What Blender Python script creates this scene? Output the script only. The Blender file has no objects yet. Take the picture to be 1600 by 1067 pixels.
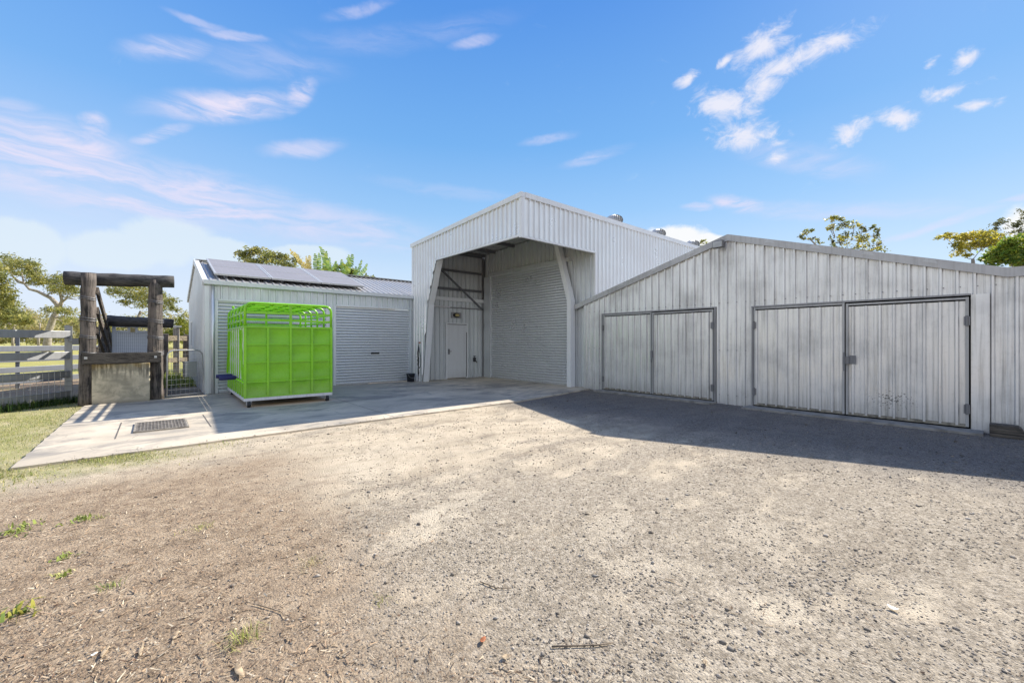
import bpy, bmesh, math, random
import numpy as np
from mathutils import Vector, Matrix
random.seed(7); rng = np.random.default_rng(7)
S = bpy.context.scene; C = S.collection
R = math.radians

# ------------------------------------------------------------------ camera frame
AZ = R(49.5); FPX = 656.0; H = 1.4
FW = Vector((math.cos(AZ), math.sin(AZ), 0)); RT = Vector((math.sin(AZ), -math.cos(AZ), 0))
def ray(px, py):
    return FW + RT * ((px - 800) / FPX) + Vector((0, 0, -(py - 533.5) / FPX))
def at(px, py, depth):
    return Vector((0, 0, H)) + ray(px, py) * depth
def gnd(px, py, z=-0.03):
    d = (H - z) * FPX / (py - 533.5); p = at(px, py, d); p.z = z; return p
cam = bpy.data.objects.new('camera', bpy.data.cameras.new('camera')); C.objects.link(cam)
cam.location = (0, 0, H); cam.rotation_euler = (R(90), 0, AZ - R(90))
cam.data.sensor_width = 36; cam.data.lens = FPX / 1600 * 36; cam.data.clip_end = 3000; cam.data.clip_start = 0.05
S.camera = cam

# ------------------------------------------------------------------ node helpers
class NT:
    def __init__(s, nt): s.nt = nt
    def n(s, typ, **kw):
        nd = s.nt.nodes.new(typ)
        ins = kw.pop('ins', {})
        for k, v in kw.items(): setattr(nd, k, v)
        for k, v in ins.items(): s.set(nd.inputs[k], v)
        return nd
    def set(s, sock, v):
        if isinstance(v, bpy.types.NodeSocket): s.nt.links.new(v, sock)
        elif isinstance(v, bpy.types.Node): s.nt.links.new(v.outputs[0], sock)
        else:
            if isinstance(v, (tuple, list)) and len(v) == 3 and sock.type == 'RGBA': v = (*v, 1)
            sock.default_value = v
    def math(s, op, a, b=0.0, clamp=False):
        nd = s.nt.nodes.new('ShaderNodeMath'); nd.operation = op; nd.use_clamp = clamp
        s.set(nd.inputs[0], a); s.set(nd.inputs[1], b); return nd.outputs[0]
    def mix(s, f, a, b, mode='MIX'):
        nd = s.nt.nodes.new('ShaderNodeMix'); nd.data_type = 'RGBA'; nd.blend_type = mode
        s.set(nd.inputs[0], f); s.set(nd.inputs[6], a); s.set(nd.inputs[7], b); return nd.outputs[2]
    def mr(s, v, a, b, c=0.0, d=1.0, smooth=True):
        nd = s.nt.nodes.new('ShaderNodeMapRange'); nd.interpolation_type = 'SMOOTHSTEP' if smooth else 'LINEAR'
        s.set(nd.inputs[0], v); s.set(nd.inputs[1], a); s.set(nd.inputs[2], b); s.set(nd.inputs[3], c); s.set(nd.inputs[4], d)
        return nd.outputs[0]
    def noise(s, vec, scale, detail=4, rough=0.55, dist=0.0):
        nd = s.n('ShaderNodeTexNoise', ins={'Scale': scale, 'Detail': detail, 'Roughness': rough, 'Distortion': dist})
        s.set(nd.inputs['Vector'], vec); return nd.outputs[0]
    def scaled(s, vec, sc, loc=(0, 0, 0)):
        return s.n('ShaderNodeMapping', ins={'Vector': vec, 'Scale': sc, 'Location': loc}).outputs[0]
def mat(name):
    m = bpy.data.materials.new(name); m.use_nodes = True
    nt = NT(m.node_tree); bs = m.node_tree.nodes['Principled BSDF']
    return m, nt, bs
def pos(nt): return nt.n('ShaderNodeNewGeometry').outputs['Position']
def bump(nt, bs, h, strength=0.4, dist=0.01):
    b = nt.n('ShaderNodeBump', ins={'Strength': strength, 'Distance': dist, 'Height': h}); nt.set(bs.inputs['Normal'], b.outputs[0])

def m_metal(name, col, rough=0.42, metal=0.25, dirt=0.15, dirtcol=(.3, .28, .25), streak=1.0, low=0.0, dents=0.0, splash=None):
    m, nt, bs = mat(name); P = pos(nt)
    st = nt.noise(nt.scaled(P, (9, 9, .35)), 2.2, 5, .65)
    bl = nt.noise(P, 1.3, 5, .6)
    sp = nt.noise(P, 16, 3, .6)
    f = nt.math('MULTIPLY', nt.mr(st, .42, .75), dirt * 2.2 * streak)
    f = nt.math('ADD', f, nt.math('MULTIPLY', nt.mr(bl, .45, .72), dirt))
    f = nt.math('ADD', f, nt.math('MULTIPLY', nt.mr(sp, .5, .8), dirt * .5), True)
    if low > 0:
        z = nt.n('ShaderNodeSeparateXYZ', ins={0: P}).outputs[2]
        lo = nt.mr(nt.math('ADD', z, nt.math('MULTIPLY', st, -.35)), .25, -.2)
        f = nt.math('ADD', f, nt.math('MULTIPLY', lo, low), True)
    cc = nt.mix(f, col, dirtcol)
    if splash:
        mp = nt.n('ShaderNodeMapping', vector_type='TEXTURE', ins={'Vector': P, 'Location': splash[0], 'Scale': splash[1]})
        l = nt.n('ShaderNodeVectorMath', operation='LENGTH', ins={0: mp.outputs[0]}).outputs['Value']
        sn = nt.noise(P, 38, 4, .6)
        k = nt.mr(nt.math('SUBTRACT', sn, nt.math('MULTIPLY', l, .16)), .50, .56)
        cc = nt.mix(nt.math('MULTIPLY', nt.math('MULTIPLY', k, nt.mr(l, 1.1, .7)), .85), cc, (.05, .05, .05))
    nt.set(bs.inputs['Base Color'], cc)
    bs.inputs['Metallic'].default_value = metal
    nt.set(bs.inputs['Roughness'], nt.mr(bl, .3, .7, rough - .08, rough + .12))
    if dents > 0: bump(nt, bs, nt.noise(P, 2.6, 2, .4), dents, .012)
    return m
def m_flat(name, col, rough=.5, metal=0.0, var=.12, scale=6, bumpS=0.1):
    m, nt, bs = mat(name); P = pos(nt)
    n = nt.noise(P, scale, 5, .6)
    dk = tuple(c * (1 - 2.2 * var) for c in col)
    nt.set(bs.inputs['Base Color'], nt.mix(nt.mr(n, .35, .7), col, dk))
    bs.inputs['Roughness'].default_value = rough; bs.inputs['Metallic'].default_value = metal
    bump(nt, bs, nt.noise(P, scale * 6, 3), bumpS, .004)
    return m
def m_wood(name, c1, c2, axis='z', rough=.85):
    m, nt, bs = mat(name); P = pos(nt)
    sc = {'z': (16, 16, .9), 'x': (.9, 16, 16), 'y': (16, .9, 16)}[axis]
    g = nt.noise(nt.scaled(P, sc), 1.6, 8, .72, .6)
    b = nt.noise(P, 3.2, 4, .6)
    f = nt.mr(nt.math('ADD', nt.math('MULTIPLY', g, .75), nt.math('MULTIPLY', b, .35)), .43, .65)
    nt.set(bs.inputs['Base Color'], nt.mix(f, c1, c2))
    bs.inputs['Roughness'].default_value = rough
    bump(nt, bs, g, .9, .03)
    return m

M = {}
M['tallwall'] = m_metal('tall_cladding', (.78, .80, .82), .34, .6, .06, (.55, .53, .50))
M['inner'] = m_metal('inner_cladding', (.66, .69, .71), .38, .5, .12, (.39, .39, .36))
M['oldwall'] = m_metal('weathered_cladding', (.785, .79, .79), .36, .55, .30, (.37, .365, .35), low=.2, dents=.08)
M['olddoor'] = m_metal('weathered_door_cladding', (.77, .77, .765), .36, .55, .28, (.37, .365, .345), low=.35, dents=.12, splash=((9.93, 1.30, .36), (1, .42, .26)))
M['garagewall'] = m_metal('garage_cladding', (.71, .75, .78), .36, .55, .08, (.5, .5, .48))
M['roller'] = m_metal('roller_steel', (.64, .665, .69), .34, .5, .05, (.44, .44, .43))
M['rollerold'] = m_metal('roller_steel_aged', (.64, .66, .68), .34, .5, .08, (.40, .40, .36))
M['trim'] = m_metal('pale_trim', (.77, .79, .81), .4, .1, .10, (.5, .48, .45))
M['galv'] = m_metal('dull_galvanised', (.34, .34, .35), .5, .35, .25, (.20, .20, .20))
M['barge'] = m_metal('barge_steel', (.46, .46, .465), .42, .4, .25, (.28, .28, .28))
M['galvlight'] = m_metal('galvanised', (.52, .53, .54), .45, .35, .22, (.35, .35, .34))
M['galvmid'] = m_metal('galvanised_angle', (.42, .425, .43), .45, .4, .25, (.27, .27, .26))
M['roof'] = m_metal('roof_steel', (.50, .49, .48), .42, .3, .22, (.38, .36, .34))
M['steelframe'] = m_metal('frame_steel', (.22, .225, .24), .5, .3, .3, (.12, .11, .10))
M['purlin'] = m_metal('purlin_steel', (.16, .165, .18), .5, .3, .2, (.1, .1, .1))
M['persondoor'] = m_metal('painted_door', (.66, .68, .70), .45, 0, .12, (.42, .42, .42), low=.3)
M['fence'] = m_metal('fence_steel', (.36, .37, .385), .45, .3, .25, (.26, .26, .25))
M['fencedark'] = m_metal('fence_steel_dull', (.19, .205, .235), .5, .3, .25, (.16, .16, .17))
M['gatesteel'] = m_metal('gate_steel', (.60, .66, .76), .4, .25, .2, (.36, .40, .46))
M['wire'] = m_flat('wire_steel', (.42, .42, .42), .45, .4)
M['timber'] = m_wood('grey_log', (.018, .016, .016), (.19, .16, .14), 'z')
M['logx'] = m_wood('dark_log', (.016, .016, .021), (.10, .095, .092), 'x')
M['beam'] = m_wood('charred_beam', (.016, .014, .013), (.07, .062, .055), 'x')
M['plank'] = m_wood('rail_plank', (.035, .03, .028), (.16, .13, .10), 'y')
M['railwood'] = m_wood('fence_timber', (.14, .115, .08), (.36, .30, .21), 'x')
M['sleeper'] = m_wood('dark_sleeper', (.03, .027, .024), (.14, .12, .095), 'y')
M['black'] = m_flat('black_rubber', (.02, .02, .022), .6)
M['shadeblack'] = m_flat('shade_black', (.012, .012, .013), .9)  # near-black that stands in for shade in gaps and recesses
M['blue'] = m_flat('navy_padding', (.02, .025, .13), .65, 0, .2, 30, .3)
M['navy'] = m_flat('dark_plastic', (.035, .04, .06), .5)
M['white'] = m_metal('white_paint', (.72, .72, .74), .4, .05, .18, (.45, .44, .42))
M['lens'] = m_flat('amber_lens', (.55, .45, .20), .25)
M['glass'] = m_flat('lamp_glass', (.45, .47, .48), .12)
M['window'] = m_flat('window_glass', (.10, .12, .14), .08)
M['brass'] = m_flat('brass_tap', (.05, .05, .055), .4, .4)
M['hose'] = m_flat('black_hose', (.02, .02, .02), .45)
M['paper'] = m_flat('white_petal', (.85, .82, .72), .7)
M['orangeleaf'] = m_flat('orange_leaf', (.42, .14, .05), .7, 0, .25, 40)
M['dryleaf'] = m_flat('dry_leaf', (.50, .38, .24), .8, 0, .25, 40)
M['twig'] = m_flat('twig_bark', (.22, .17, .12), .9, 0, .25, 40)

def m_green(name, c1, c2):
    m, nt, bs = mat(name); P = pos(nt)
    n = nt.noise(P, 2.2, 3, .5); z = nt.n('ShaderNodeSeparateXYZ', ins={0: P}).outputs[2]
    sc_ = nt.noise(nt.scaled(P, (3, 3, 14)), 3.0, 6, .75); dn_ = nt.noise(P, 7, 6, .7)
    col = nt.mix(nt.mr(n, .3, .7), c1, c2)
    mud = nt.math('MULTIPLY', nt.mr(nt.math('ADD', z, nt.math('MULTIPLY', dn_, -.55)), .42, -.05), .22)
    col = nt.mix(mud, col, (.30, .26, .15))
    col = nt.mix(nt.math('MULTIPLY', nt.mr(sc_, .62, .72), .35), col, (.42, .55, .20))
    col = nt.mix(nt.math('MULTIPLY', nt.mr(dn_, .60, .72), .35), col, (.12, .26, .02))
    nt.set(bs.inputs['Base Color'], col)
    nt.set(bs.inputs['Roughness'], nt.mr(dn_, .35, .7, .2, .42))
    bs.inputs['Coat Weight'].default_value = .2; bs.inputs['Coat Roughness'].default_value = .1
    bump(nt, bs, nt.noise(P, 1.7, 2, .4), .22, .05)
    return m
M['green'] = m_green('lime_paint_lit', (.25, .64, .010), (.21, .56, .008))
M['greenshaded'] = m_green('lime_paint_shaded', (.21, .565, .004), (.18, .49, .004))  # same paint as the frame, darkened to put shade into the panels

def m_concrete():
    m, nt, bs = mat('slab_concrete'); P = pos(nt)
    a = nt.noise(P, .55, 6, .62, .4); b = nt.noise(nt.scaled(P, (.85, 1.35, 1)), .9, 7, .68, .9); c = nt.noise(P, 34, 4, .65)
    col = nt.mix(nt.mr(a, .35, .68), (.62, .535, .415), (.42, .365, .285))
    col = nt.mix(nt.math('MULTIPLY', nt.mr(b, .45, .64), .8), col, (.22, .205, .185))
    col = nt.mix(nt.math('MULTIPLY', nt.mr(c, .45, .75), .3), col, (.33, .30, .26))
    # sunlit-looking tan patch under the crate, painted into the slab colour
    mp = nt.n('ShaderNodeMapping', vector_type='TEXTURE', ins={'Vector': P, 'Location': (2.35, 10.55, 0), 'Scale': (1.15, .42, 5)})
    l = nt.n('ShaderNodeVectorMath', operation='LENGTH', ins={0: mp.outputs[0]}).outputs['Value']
    lit_patch = nt.mr(nt.math('ADD', l, nt.math('MULTIPLY', nt.math('SUBTRACT', a, .5), .5)), 1.0, .6)
    col = nt.mix(nt.math('MULTIPLY', lit_patch, .8), col, (.72, .53, .33))
    # brown smear near slab edge
    w = nt.n('ShaderNodeTexVoronoi', feature='DISTANCE_TO_EDGE', ins={'Vector': nt.n('ShaderNodeVectorMath', operation='ADD', ins={0: P, 1: nt.n('ShaderNodeTexNoise', ins={'Vector': P, 'Scale': 1.2, 'Detail': 5}).outputs['Color']}).outputs[0], 'Scale': .33})
    ck = nt.mr(w.outputs[0], .004, .0)
    col = nt.mix(nt.math('MULTIPLY', ck, .45), col, (.12, .11, .10))
    nt.set(bs.inputs['Base Color'], col); bs.inputs['Roughness'].default_value = .82
    bump(nt, bs, c, .25, .006)
    return m
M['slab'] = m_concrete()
def m_stained():
    m, nt, bs = mat('stained_concrete'); P = pos(nt)
    a = nt.noise(P, 2.2, 6, .65, .5); st = nt.noise(nt.scaled(P, (9, 9, .8)), 1.5, 6, .7)
    z = nt.n('ShaderNodeSeparateXYZ', ins={0: P}).outputs[2]
    col = nt.mix(nt.mr(a, .35, .65), (.66, .58, .43), (.44, .39, .29))
    run = nt.math('MULTIPLY', nt.mr(st, .43, .53), nt.mr(nt.math('ADD', z, nt.math('MULTIPLY', st, .9)), .95, 1.35))
    col = nt.mix(nt.math('MULTIPLY', run, .9), col, (.05, .045, .04))
    ye = nt.math('MULTIPLY', nt.mr(nt.math('ADD', z, nt.math('MULTIPLY', a, .3)), .86, 1.05), .5)
    col = nt.mix(ye, col, (.42, .29, .10))
    mo = nt.noise(nt.scaled(P, (1, 1, 1.6)), 3.4, 6, .7, .8)
    col = nt.mix(nt.math('MULTIPLY', nt.mr(mo, .46, .62), .6), col, (.27, .25, .19))
    base = nt.mr(nt.math('ADD', z, nt.math('MULTIPLY', a, .25)), .26, .10)
    col = nt.mix(nt.math('MULTIPLY', base, .7), col, (.15, .14, .12))
    nt.set(bs.inputs['Base Color'], col); bs.inputs['Roughness'].default_value = .9
    bump(nt, bs, a, .4, .02)
    return m
M['stained'] = m_stained()

GZ0 = -.03
def m_ground():
    m, nt, bs = mat('yard_ground'); P = pos(nt)
    xyz = nt.n('ShaderNodeSeparateXYZ', ins={0: P}); X, Y = xyz.outputs[0], xyz.outputs[1]
    w1 = nt.noise(P, .55, 6, .6); w2 = nt.noise(P, 1.9, 6, .65); w3 = nt.noise(P, 7.5, 6, .7); w4 = nt.noise(P, 48, 5, .75); w5 = nt.noise(P, 150, 3, .7)
    diag = nt.noise(nt.n('ShaderNodeMapping', ins={'Vector': P, 'Rotation': (0, 0, R(28)), 'Scale': (.55, 2.0, 1)}).outputs[0], 1.0, 6, .65, .5)
    wob = lambda k: nt.math('ADD', nt.math('MULTIPLY', nt.math('SUBTRACT', w1, .5), 3.0 * k), nt.math('MULTIPLY', nt.math('SUBTRACT', w2, .5), 2.0 * k))
    sand = nt.mix(nt.mr(w2, .35, .65), (.61, .515, .38), (.47, .395, .29))
    sand = nt.mix(nt.math('MULTIPLY', nt.mr(w3, .5, .7), .5), sand, (.66, .57, .43))
    vor = nt.n('ShaderNodeTexVoronoi', ins={'Vector': P, 'Scale': 75.0})
    vor2 = nt.n('ShaderNodeTexVoronoi', ins={'Vector': P, 'Scale': 36.0})
    vc = nt.n('ShaderNodeSeparateColor', ins={0: vor.outputs['Color']}).outputs[0]
    vc2 = nt.n('ShaderNodeSeparateColor', ins={0: vor2.outputs['Color']}).outputs[1]
    grav = nt.mix(nt.mr(vc, 0, 1, smooth=False), (.20, .168, .125), (.46, .395, .305))
    grav = nt.mix(nt.math('MULTIPLY', nt.mr(vc2, .72, .8), .5), grav, (.56, .49, .39))
    # gravel shows through where tyres have scrubbed the sand
    gm = nt.math('ADD', nt.math('MULTIPLY', diag, .55), nt.math('ADD', nt.math('MULTIPLY', w2, .3), nt.math('MULTIPLY', w3, .28)))
    near = nt.mr(nt.math('ADD', Y, wob(.7)), 1.8, 5.2, .12, -.03)
    gm = nt.mr(nt.math('ADD', gm, near), .52, .68)
    gm = nt.math('MULTIPLY', gm, nt.mr(w4, .28, .52, .45, 1))
    col = nt.mix(gm, sand, grav)
    for (px_, py_, rx_, ry_, k_) in ((655, 828, .42, .20, .8), (705, 788, .40, .22, .75), (560, 735, .5, .3, .5), (950, 815, .55, .2, .5), (985, 885, .12, .25, .6), (1040, 880, .10, .3, .5), (1210, 945, .16, .3, .6), (1420, 930, .2, .35, .4), (1190, 840, .5, .25, .45), (1130, 985, .12, .16, .5), (1080, 1040, .10, .1, .5), (870, 660, .6, .4, .5), (620, 700, .9, .4, .4)):
        q_ = gnd(px_, py_)
        mp_ = nt.n('ShaderNodeMapping', vector_type='TEXTURE', ins={'Vector': P, 'Location': (q_.x, q_.y, GZ0), 'Rotation': (0, 0, R(25)), 'Scale': (rx_, ry_, 1)})
        l_ = nt.n('ShaderNodeVectorMath', operation='LENGTH', ins={0: mp_.outputs[0]}).outputs['Value']
        f_ = nt.mr(nt.math('ADD', l_, nt.math('MULTIPLY', nt.math('SUBTRACT', w3, .5), 2.6)), 1.15, .55)
        col = nt.mix(nt.math('MULTIPLY', f_, k_ * .6), col, (.68, .59, .45))
    # brown mulch to the left
    br = nt.mix(nt.mr(w3, .3, .7), (.46, .35, .235), (.30, .22, .145))
    br = nt.mix(nt.math('MULTIPLY', nt.mr(w4, .45, .68), .75), br, (.13, .092, .065))
    br = nt.mix(nt.math('MULTIPLY', nt.mr(w5, .55, .72), .6), br, (.56, .45, .32))
    bm = nt.mr(nt.math('ADD', nt.math('ADD', X, nt.math('MULTIPLY', Y, -.06)), wob(.55)), 1.35, .35)
    bm = nt.math('MULTIPLY', bm, nt.mr(nt.math('ADD', Y, wob(.5)), 6.6, 5.4))
    bm = nt.math('MULTIPLY', bm, nt.mr(w3, .25, .5, .7, 1))
    col = nt.mix(bm, col, br)
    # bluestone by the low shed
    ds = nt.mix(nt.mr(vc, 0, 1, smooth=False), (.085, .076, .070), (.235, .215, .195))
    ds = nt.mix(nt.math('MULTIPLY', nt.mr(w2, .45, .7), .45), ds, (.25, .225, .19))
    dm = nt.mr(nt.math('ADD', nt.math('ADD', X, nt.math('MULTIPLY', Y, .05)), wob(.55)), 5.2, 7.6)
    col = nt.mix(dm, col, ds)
    # grass beyond the slab's left side and along its front edge
    gr = nt.mix(nt.mr(w3, .3, .7), (.40, .36, .16), (.25, .27, .09))
    gr = nt.mix(nt.math('MULTIPLY', nt.mr(w4, .5, .7), .5), gr, (.52, .45, .26))
    g1 = nt.mr(nt.math('ADD', X, wob(.35)), -.9, -1.5)
    g1 = nt.math('MULTIPLY', g1, nt.mr(nt.math('ADD', Y, wob(.5)), 5.6, 6.8))
    g2 = nt.math('MULTIPLY', nt.mr(nt.math('ADD', X, wob(.5)), 1.0, -.4), nt.mr(nt.math('ADD', Y, wob(.25)), 6.2, 6.9))
    gm2 = nt.math('MAXIMUM', g1, nt.math('MULTIPLY', g2, .75))
    far = nt.mr(Y, 15.5, 17.5)
    gm2 = nt.math('MAXIMUM', gm2, far)
    gm2 = nt.math('MULTIPLY', gm2, nt.mr(w2, .3, .55, .55, 1))
    col = nt.mix(gm2, col, gr)
    # bare brown yard behind the steel fence
    yd = nt.math('MULTIPLY', nt.mr(Y, 13.8, 14.6), nt.mr(nt.math('ADD', Y, wob(.6)), 25, 22))
    col = nt.mix(nt.math('MULTIPLY', yd, nt.mr(w1, .35, .5, .5, .95)), col, nt.mix(w3, (.36, .25, .16), (.28, .20, .13)))
    # sunny yellow paddock
    pd = nt.mr(nt.math('ADD', Y, wob(1)), 23, 27)
    col = nt.mix(pd, col, nt.mix(nt.mr(w1, .3, .7), (.44, .39, .12), (.30, .30, .08)))
    # damp, trodden darker dirt and tyre-scrubbed streaks
    dk1 = nt.noise(nt.n('ShaderNodeMapping', ins={'Vector': P, 'Rotation': (0, 0, R(-38)), 'Scale': (.8, 2.6, 1)}).outputs[0], .9, 7, .68, .8)
    dkf = nt.math('MULTIPLY', nt.mr(nt.math('ADD', dk1, nt.math('MULTIPLY', nt.math('SUBTRACT', w3, .5), .5)), .50, .68), .36)
    col = nt.mix(nt.math('MULTIPLY', dkf, nt.mr(pd, 1, 0)), col, nt.mix(1.0, col, (.52, .48, .44), 'MULTIPLY'))
    w6 = nt.noise(P, 78, 4, .75)
    col = nt.mix(nt.math('MULTIPLY', nt.mr(w6, .54, .70), .55), col, (.12, .10, .08))
    # fine speckle
    col = nt.mix(nt.math('MULTIPLY', nt.mr(w5, .52, .7), .45), col, (.15, .125, .10))
    col = nt.mix(nt.math('MULTIPLY', nt.mr(w5, .46, .32), .35), col, (.70, .62, .50))
    nt.set(bs.inputs['Base Color'], col); bs.inputs['Roughness'].default_value = .95
    bs.inputs['Specular IOR Level'].default_value = .2
    hgt = nt.math('ADD', nt.math('MULTIPLY', w4, .6), nt.math('ADD', nt.math('MULTIPLY', vor.outputs['Distance'], -.35), nt.math('MULTIPLY', w5, .35)))
    bump(nt, bs, hgt, .85, .022)
    return m
M['ground'] = m_ground()

def m_tint(name, rough=.9, transl=0.0, spec=.3):
    m, nt, bs = mat(name)
    a = nt.n('ShaderNodeVertexColor', layer_name='tint')
    nt.set(bs.inputs['Base Color'], a.outputs[0]); bs.inputs['Roughness'].default_value = rough
    bs.inputs['Specular IOR Level'].default_value = spec
    if transl > 0:
        t = nt.n('ShaderNodeBsdfTranslucent', ins={'Color': a.outputs[0]})
        mx = nt.n('ShaderNodeMixShader', ins={0: transl, 1: bs.outputs[0], 2: t.outputs[0]})
        out = [x for x in m.node_tree.nodes if x.type == 'OUTPUT_MATERIAL'][0]
        nt.set(out.inputs[0], mx.outputs[0])
    return m
M['leaf'] = m_tint('leaf', .5, .5)
M['stone'] = m_tint('gravel_stone', .9)
M['litter'] = m_tint('litter', .9)
M['blade'] = m_tint('grass_blade', .7, .3)
M['bark'] = m_wood('gum_bark', (.20, .175, .15), (.42, .38, .33), 'z')

def m_solar():
    m, nt, bs = mat('solar_cells'); P = pos(nt)
    xyz = nt.n('ShaderNodeSeparateXYZ', ins={0: P})
    def line(v, pitch, wd):
        fr = nt.math('FRACT', nt.math('DIVIDE', v, pitch)); return nt.math('GREATER_THAN', fr, 1 - wd)
    ln = nt.math('MAXIMUM', line(xyz.outputs[0], .166, .03), line(nt.math('MULTIPLY', xyz.outputs[1], 1.045), .166, .03))
    n = nt.noise(P, 1.5, 4)
    nt.set(bs.inputs['Base Color'], nt.mix(nt.math('MULTIPLY', ln, .4), nt.mix(n, (.225, .21, .215), (.30, .285, .285)), (.42, .42, .44)))
    bs.inputs['Roughness'].default_value = .45
    return m
M['solar'] = m_solar()
def m_tread():
    m, nt, bs = mat('tread_plate'); P = pos(nt)
    w = nt.n('ShaderNodeTexChecker', ins={'Vector': nt.n('ShaderNodeMapping', ins={'Vector': P, 'Rotation': (0, R(45), 0)}).outputs[0], 'Scale': 34.0, 'Color1': (.72, .78, .88, 1), 'Color2': (.48, .54, .64, 1)})
    nt.set(bs.inputs['Base Color'], w.outputs[0]); bs.inputs['Metallic'].default_value = .2; bs.inputs['Roughness'].default_value = .4
    bump(nt, bs, w.outputs[1], .6, .006)
    return m
M['tread'] = m_tread()

# ------------------------------------------------------------------ mesh builder
class MB:
    def __init__(s): s.v = []; s.f = []
    def add(s, vs, fs):
        o = len(s.v); s.v += [tuple(v) for v in vs]; s.f += [tuple(i + o for i in f) for f in fs]; return s
    def box(s, c, d, rz=0.0):
        x, y, z = (q / 2 for q in d); cs, sn = math.cos(rz), math.sin(rz); vs = []
        for a, b, e in ((-1,-1,-1),(1,-1,-1),(1,1,-1),(-1,1,-1),(-1,-1,1),(1,-1,1),(1,1,1),(-1,1,1)):
            px, py = a * x, b * y; vs.append((c[0] + px * cs - py * sn, c[1] + px * sn + py * cs, c[2] + e * z))
        return s.add(vs, [(3,2,1,0),(4,5,6,7),(0,1,5,4),(1,2,6,5),(2,3,7,6),(3,0,4,7)])
    def b(s, x0, x1, y0, y1, z0, z1): return s.box(((x0+x1)/2, (y0+y1)/2, (z0+z1)/2), (abs(x1-x0), abs(y1-y0), abs(z1-z0)))
    def bar(s, p, q, w, h, up=(0, 0, 1)):
        p, q = Vector(p), Vector(q); d = (q - p).normalized(); u = Vector(up)
        if abs(d.dot(u)) > .98: u = Vector((1, 0, 0))
        sd = d.cross(u).normalized(); u = sd.cross(d); vs = []
        for e in (p, q):
            for a, b2 in ((-1,-1),(1,-1),(1,1),(-1,1)): vs.append(e + sd * a * w / 2 + u * b2 * h / 2)
        return s.add(vs, [(3,2,1,0),(4,5,6,7),(0,1,5,4),(1,2,6,5),(2,3,7,6),(3,0,4,7)])
    def tube(s, pts, r, seg=8, jit=0.0, cap=True):
        pts = [Vector(p) for p in pts]; n = len(pts); rs = r if isinstance(r, (list, tuple)) else [r] * n
        vs = []; fs = []; ref = None
        for i, p in enumerate(pts):
            d = (pts[min(i+1, n-1)] - pts[max(i-1, 0)]).normalized()
            if ref is None: ref = Vector((0, 0, 1)) if abs(d.z) < .9 else Vector((1, 0, 0))
            sd = d.cross(ref)
            if sd.length < 1e-4: sd = d.cross(Vector((0, 1, 0)))
            sd.normalize(); u = sd.cross(d).normalized(); ref = u
            for k in range(seg):
                a = 2 * math.pi * k / seg; rr = rs[i] * (1 + (random.uniform(-jit, jit) if jit else 0))
                vs.append(p + sd * math.cos(a) * rr + u * math.sin(a) * rr)
        for i in range(n - 1):
            for k in range(seg): fs.append((i*seg+k, i*seg+(k+1) % seg, (i+1)*seg+(k+1) % seg, (i+1)*seg+k))
        if cap: fs.append(tuple(range(seg-1, -1, -1))); fs.append(tuple((n-1)*seg+k for k in range(seg)))
        return s.add(vs, fs)
    def poly(s, pts2, f0, f1):   # prism between two mappings of a 2-D outline
        n = len(pts2); vs = [f0(*p) for p in pts2] + [f1(*p) for p in pts2]
        return s.add(vs, [tuple(range(n-1, -1, -1)), tuple(range(n, 2*n))] + [(i, (i+1) % n, n+(i+1) % n, n+i) for i in range(n)])
    def lathe(s, c, prof, seg=16):
        vs = []; fs = []; n = len(prof)
        for r, z in prof:
            for k in range(seg):
                a = 2*math.pi*k/seg; vs.append((c[0]+r*math.cos(a), c[1]+r*math.sin(a), c[2]+z))
        for i in range(n-1):
            for k in range(seg): fs.append((i*seg+k, i*seg+(k+1) % seg, (i+1)*seg+(k+1) % seg, (i+1)*seg+k))
        fs.append(tuple(range(seg-1, -1, -1))); fs.append(tuple((n-1)*seg+k for k in range(seg)))
        return s.add(vs, fs)
    def ribs(s, o, d, nrm, L, zb, zt, pitch=.19, rib=.044, s0=0.0):
        """trapezoid-ribbed sheet: o 2-D start, d 2-D run, nrm 2-D outward, zb/zt functions of the run"""
        k = math.ceil((-s0) / pitch) - 1; pts = []
        t = s0 + k * pitch - s0
        t = k * pitch - (s0 % pitch)
        while t < L + pitch:
            for a, h in ((0, 0), (.045, .0), (.050, .004), (.060, .004), (.065, 0), (.114, 0), (.129, rib), (.156, rib), (.171, 0)):
                pts.append((t + a / .19 * pitch, h))
            t += pitch
        prof = []
        for i, (u, h) in enumerate(pts):
            if u < 0 and i + 1 < len(pts) and pts[i+1][0] > 0:
                f = -u / (pts[i+1][0] - u); prof.append((0, h + (pts[i+1][1] - h) * f))
            elif 0 <= u <= L: prof.append((u, h))
            elif u > L and prof and pts[i-1][0] < L:
                f = (L - pts[i-1][0]) / (u - pts[i-1][0]); prof.append((L, pts[i-1][1] + (h - pts[i-1][1]) * f))
        vs = []; fs = []
        for u, h in prof:
            x, y = o[0] + d[0]*u + nrm[0]*h, o[1] + d[1]*u + nrm[1]*h
            vs.append((x, y, zb(u) if callable(zb) else zb)); vs.append((x, y, zt(u) if callable(zt) else zt))
        for i in range(len(prof) - 1): fs.append((2*i, 2*i+2, 2*i+3, 2*i+1))
        return s.add(vs, fs)
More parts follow.
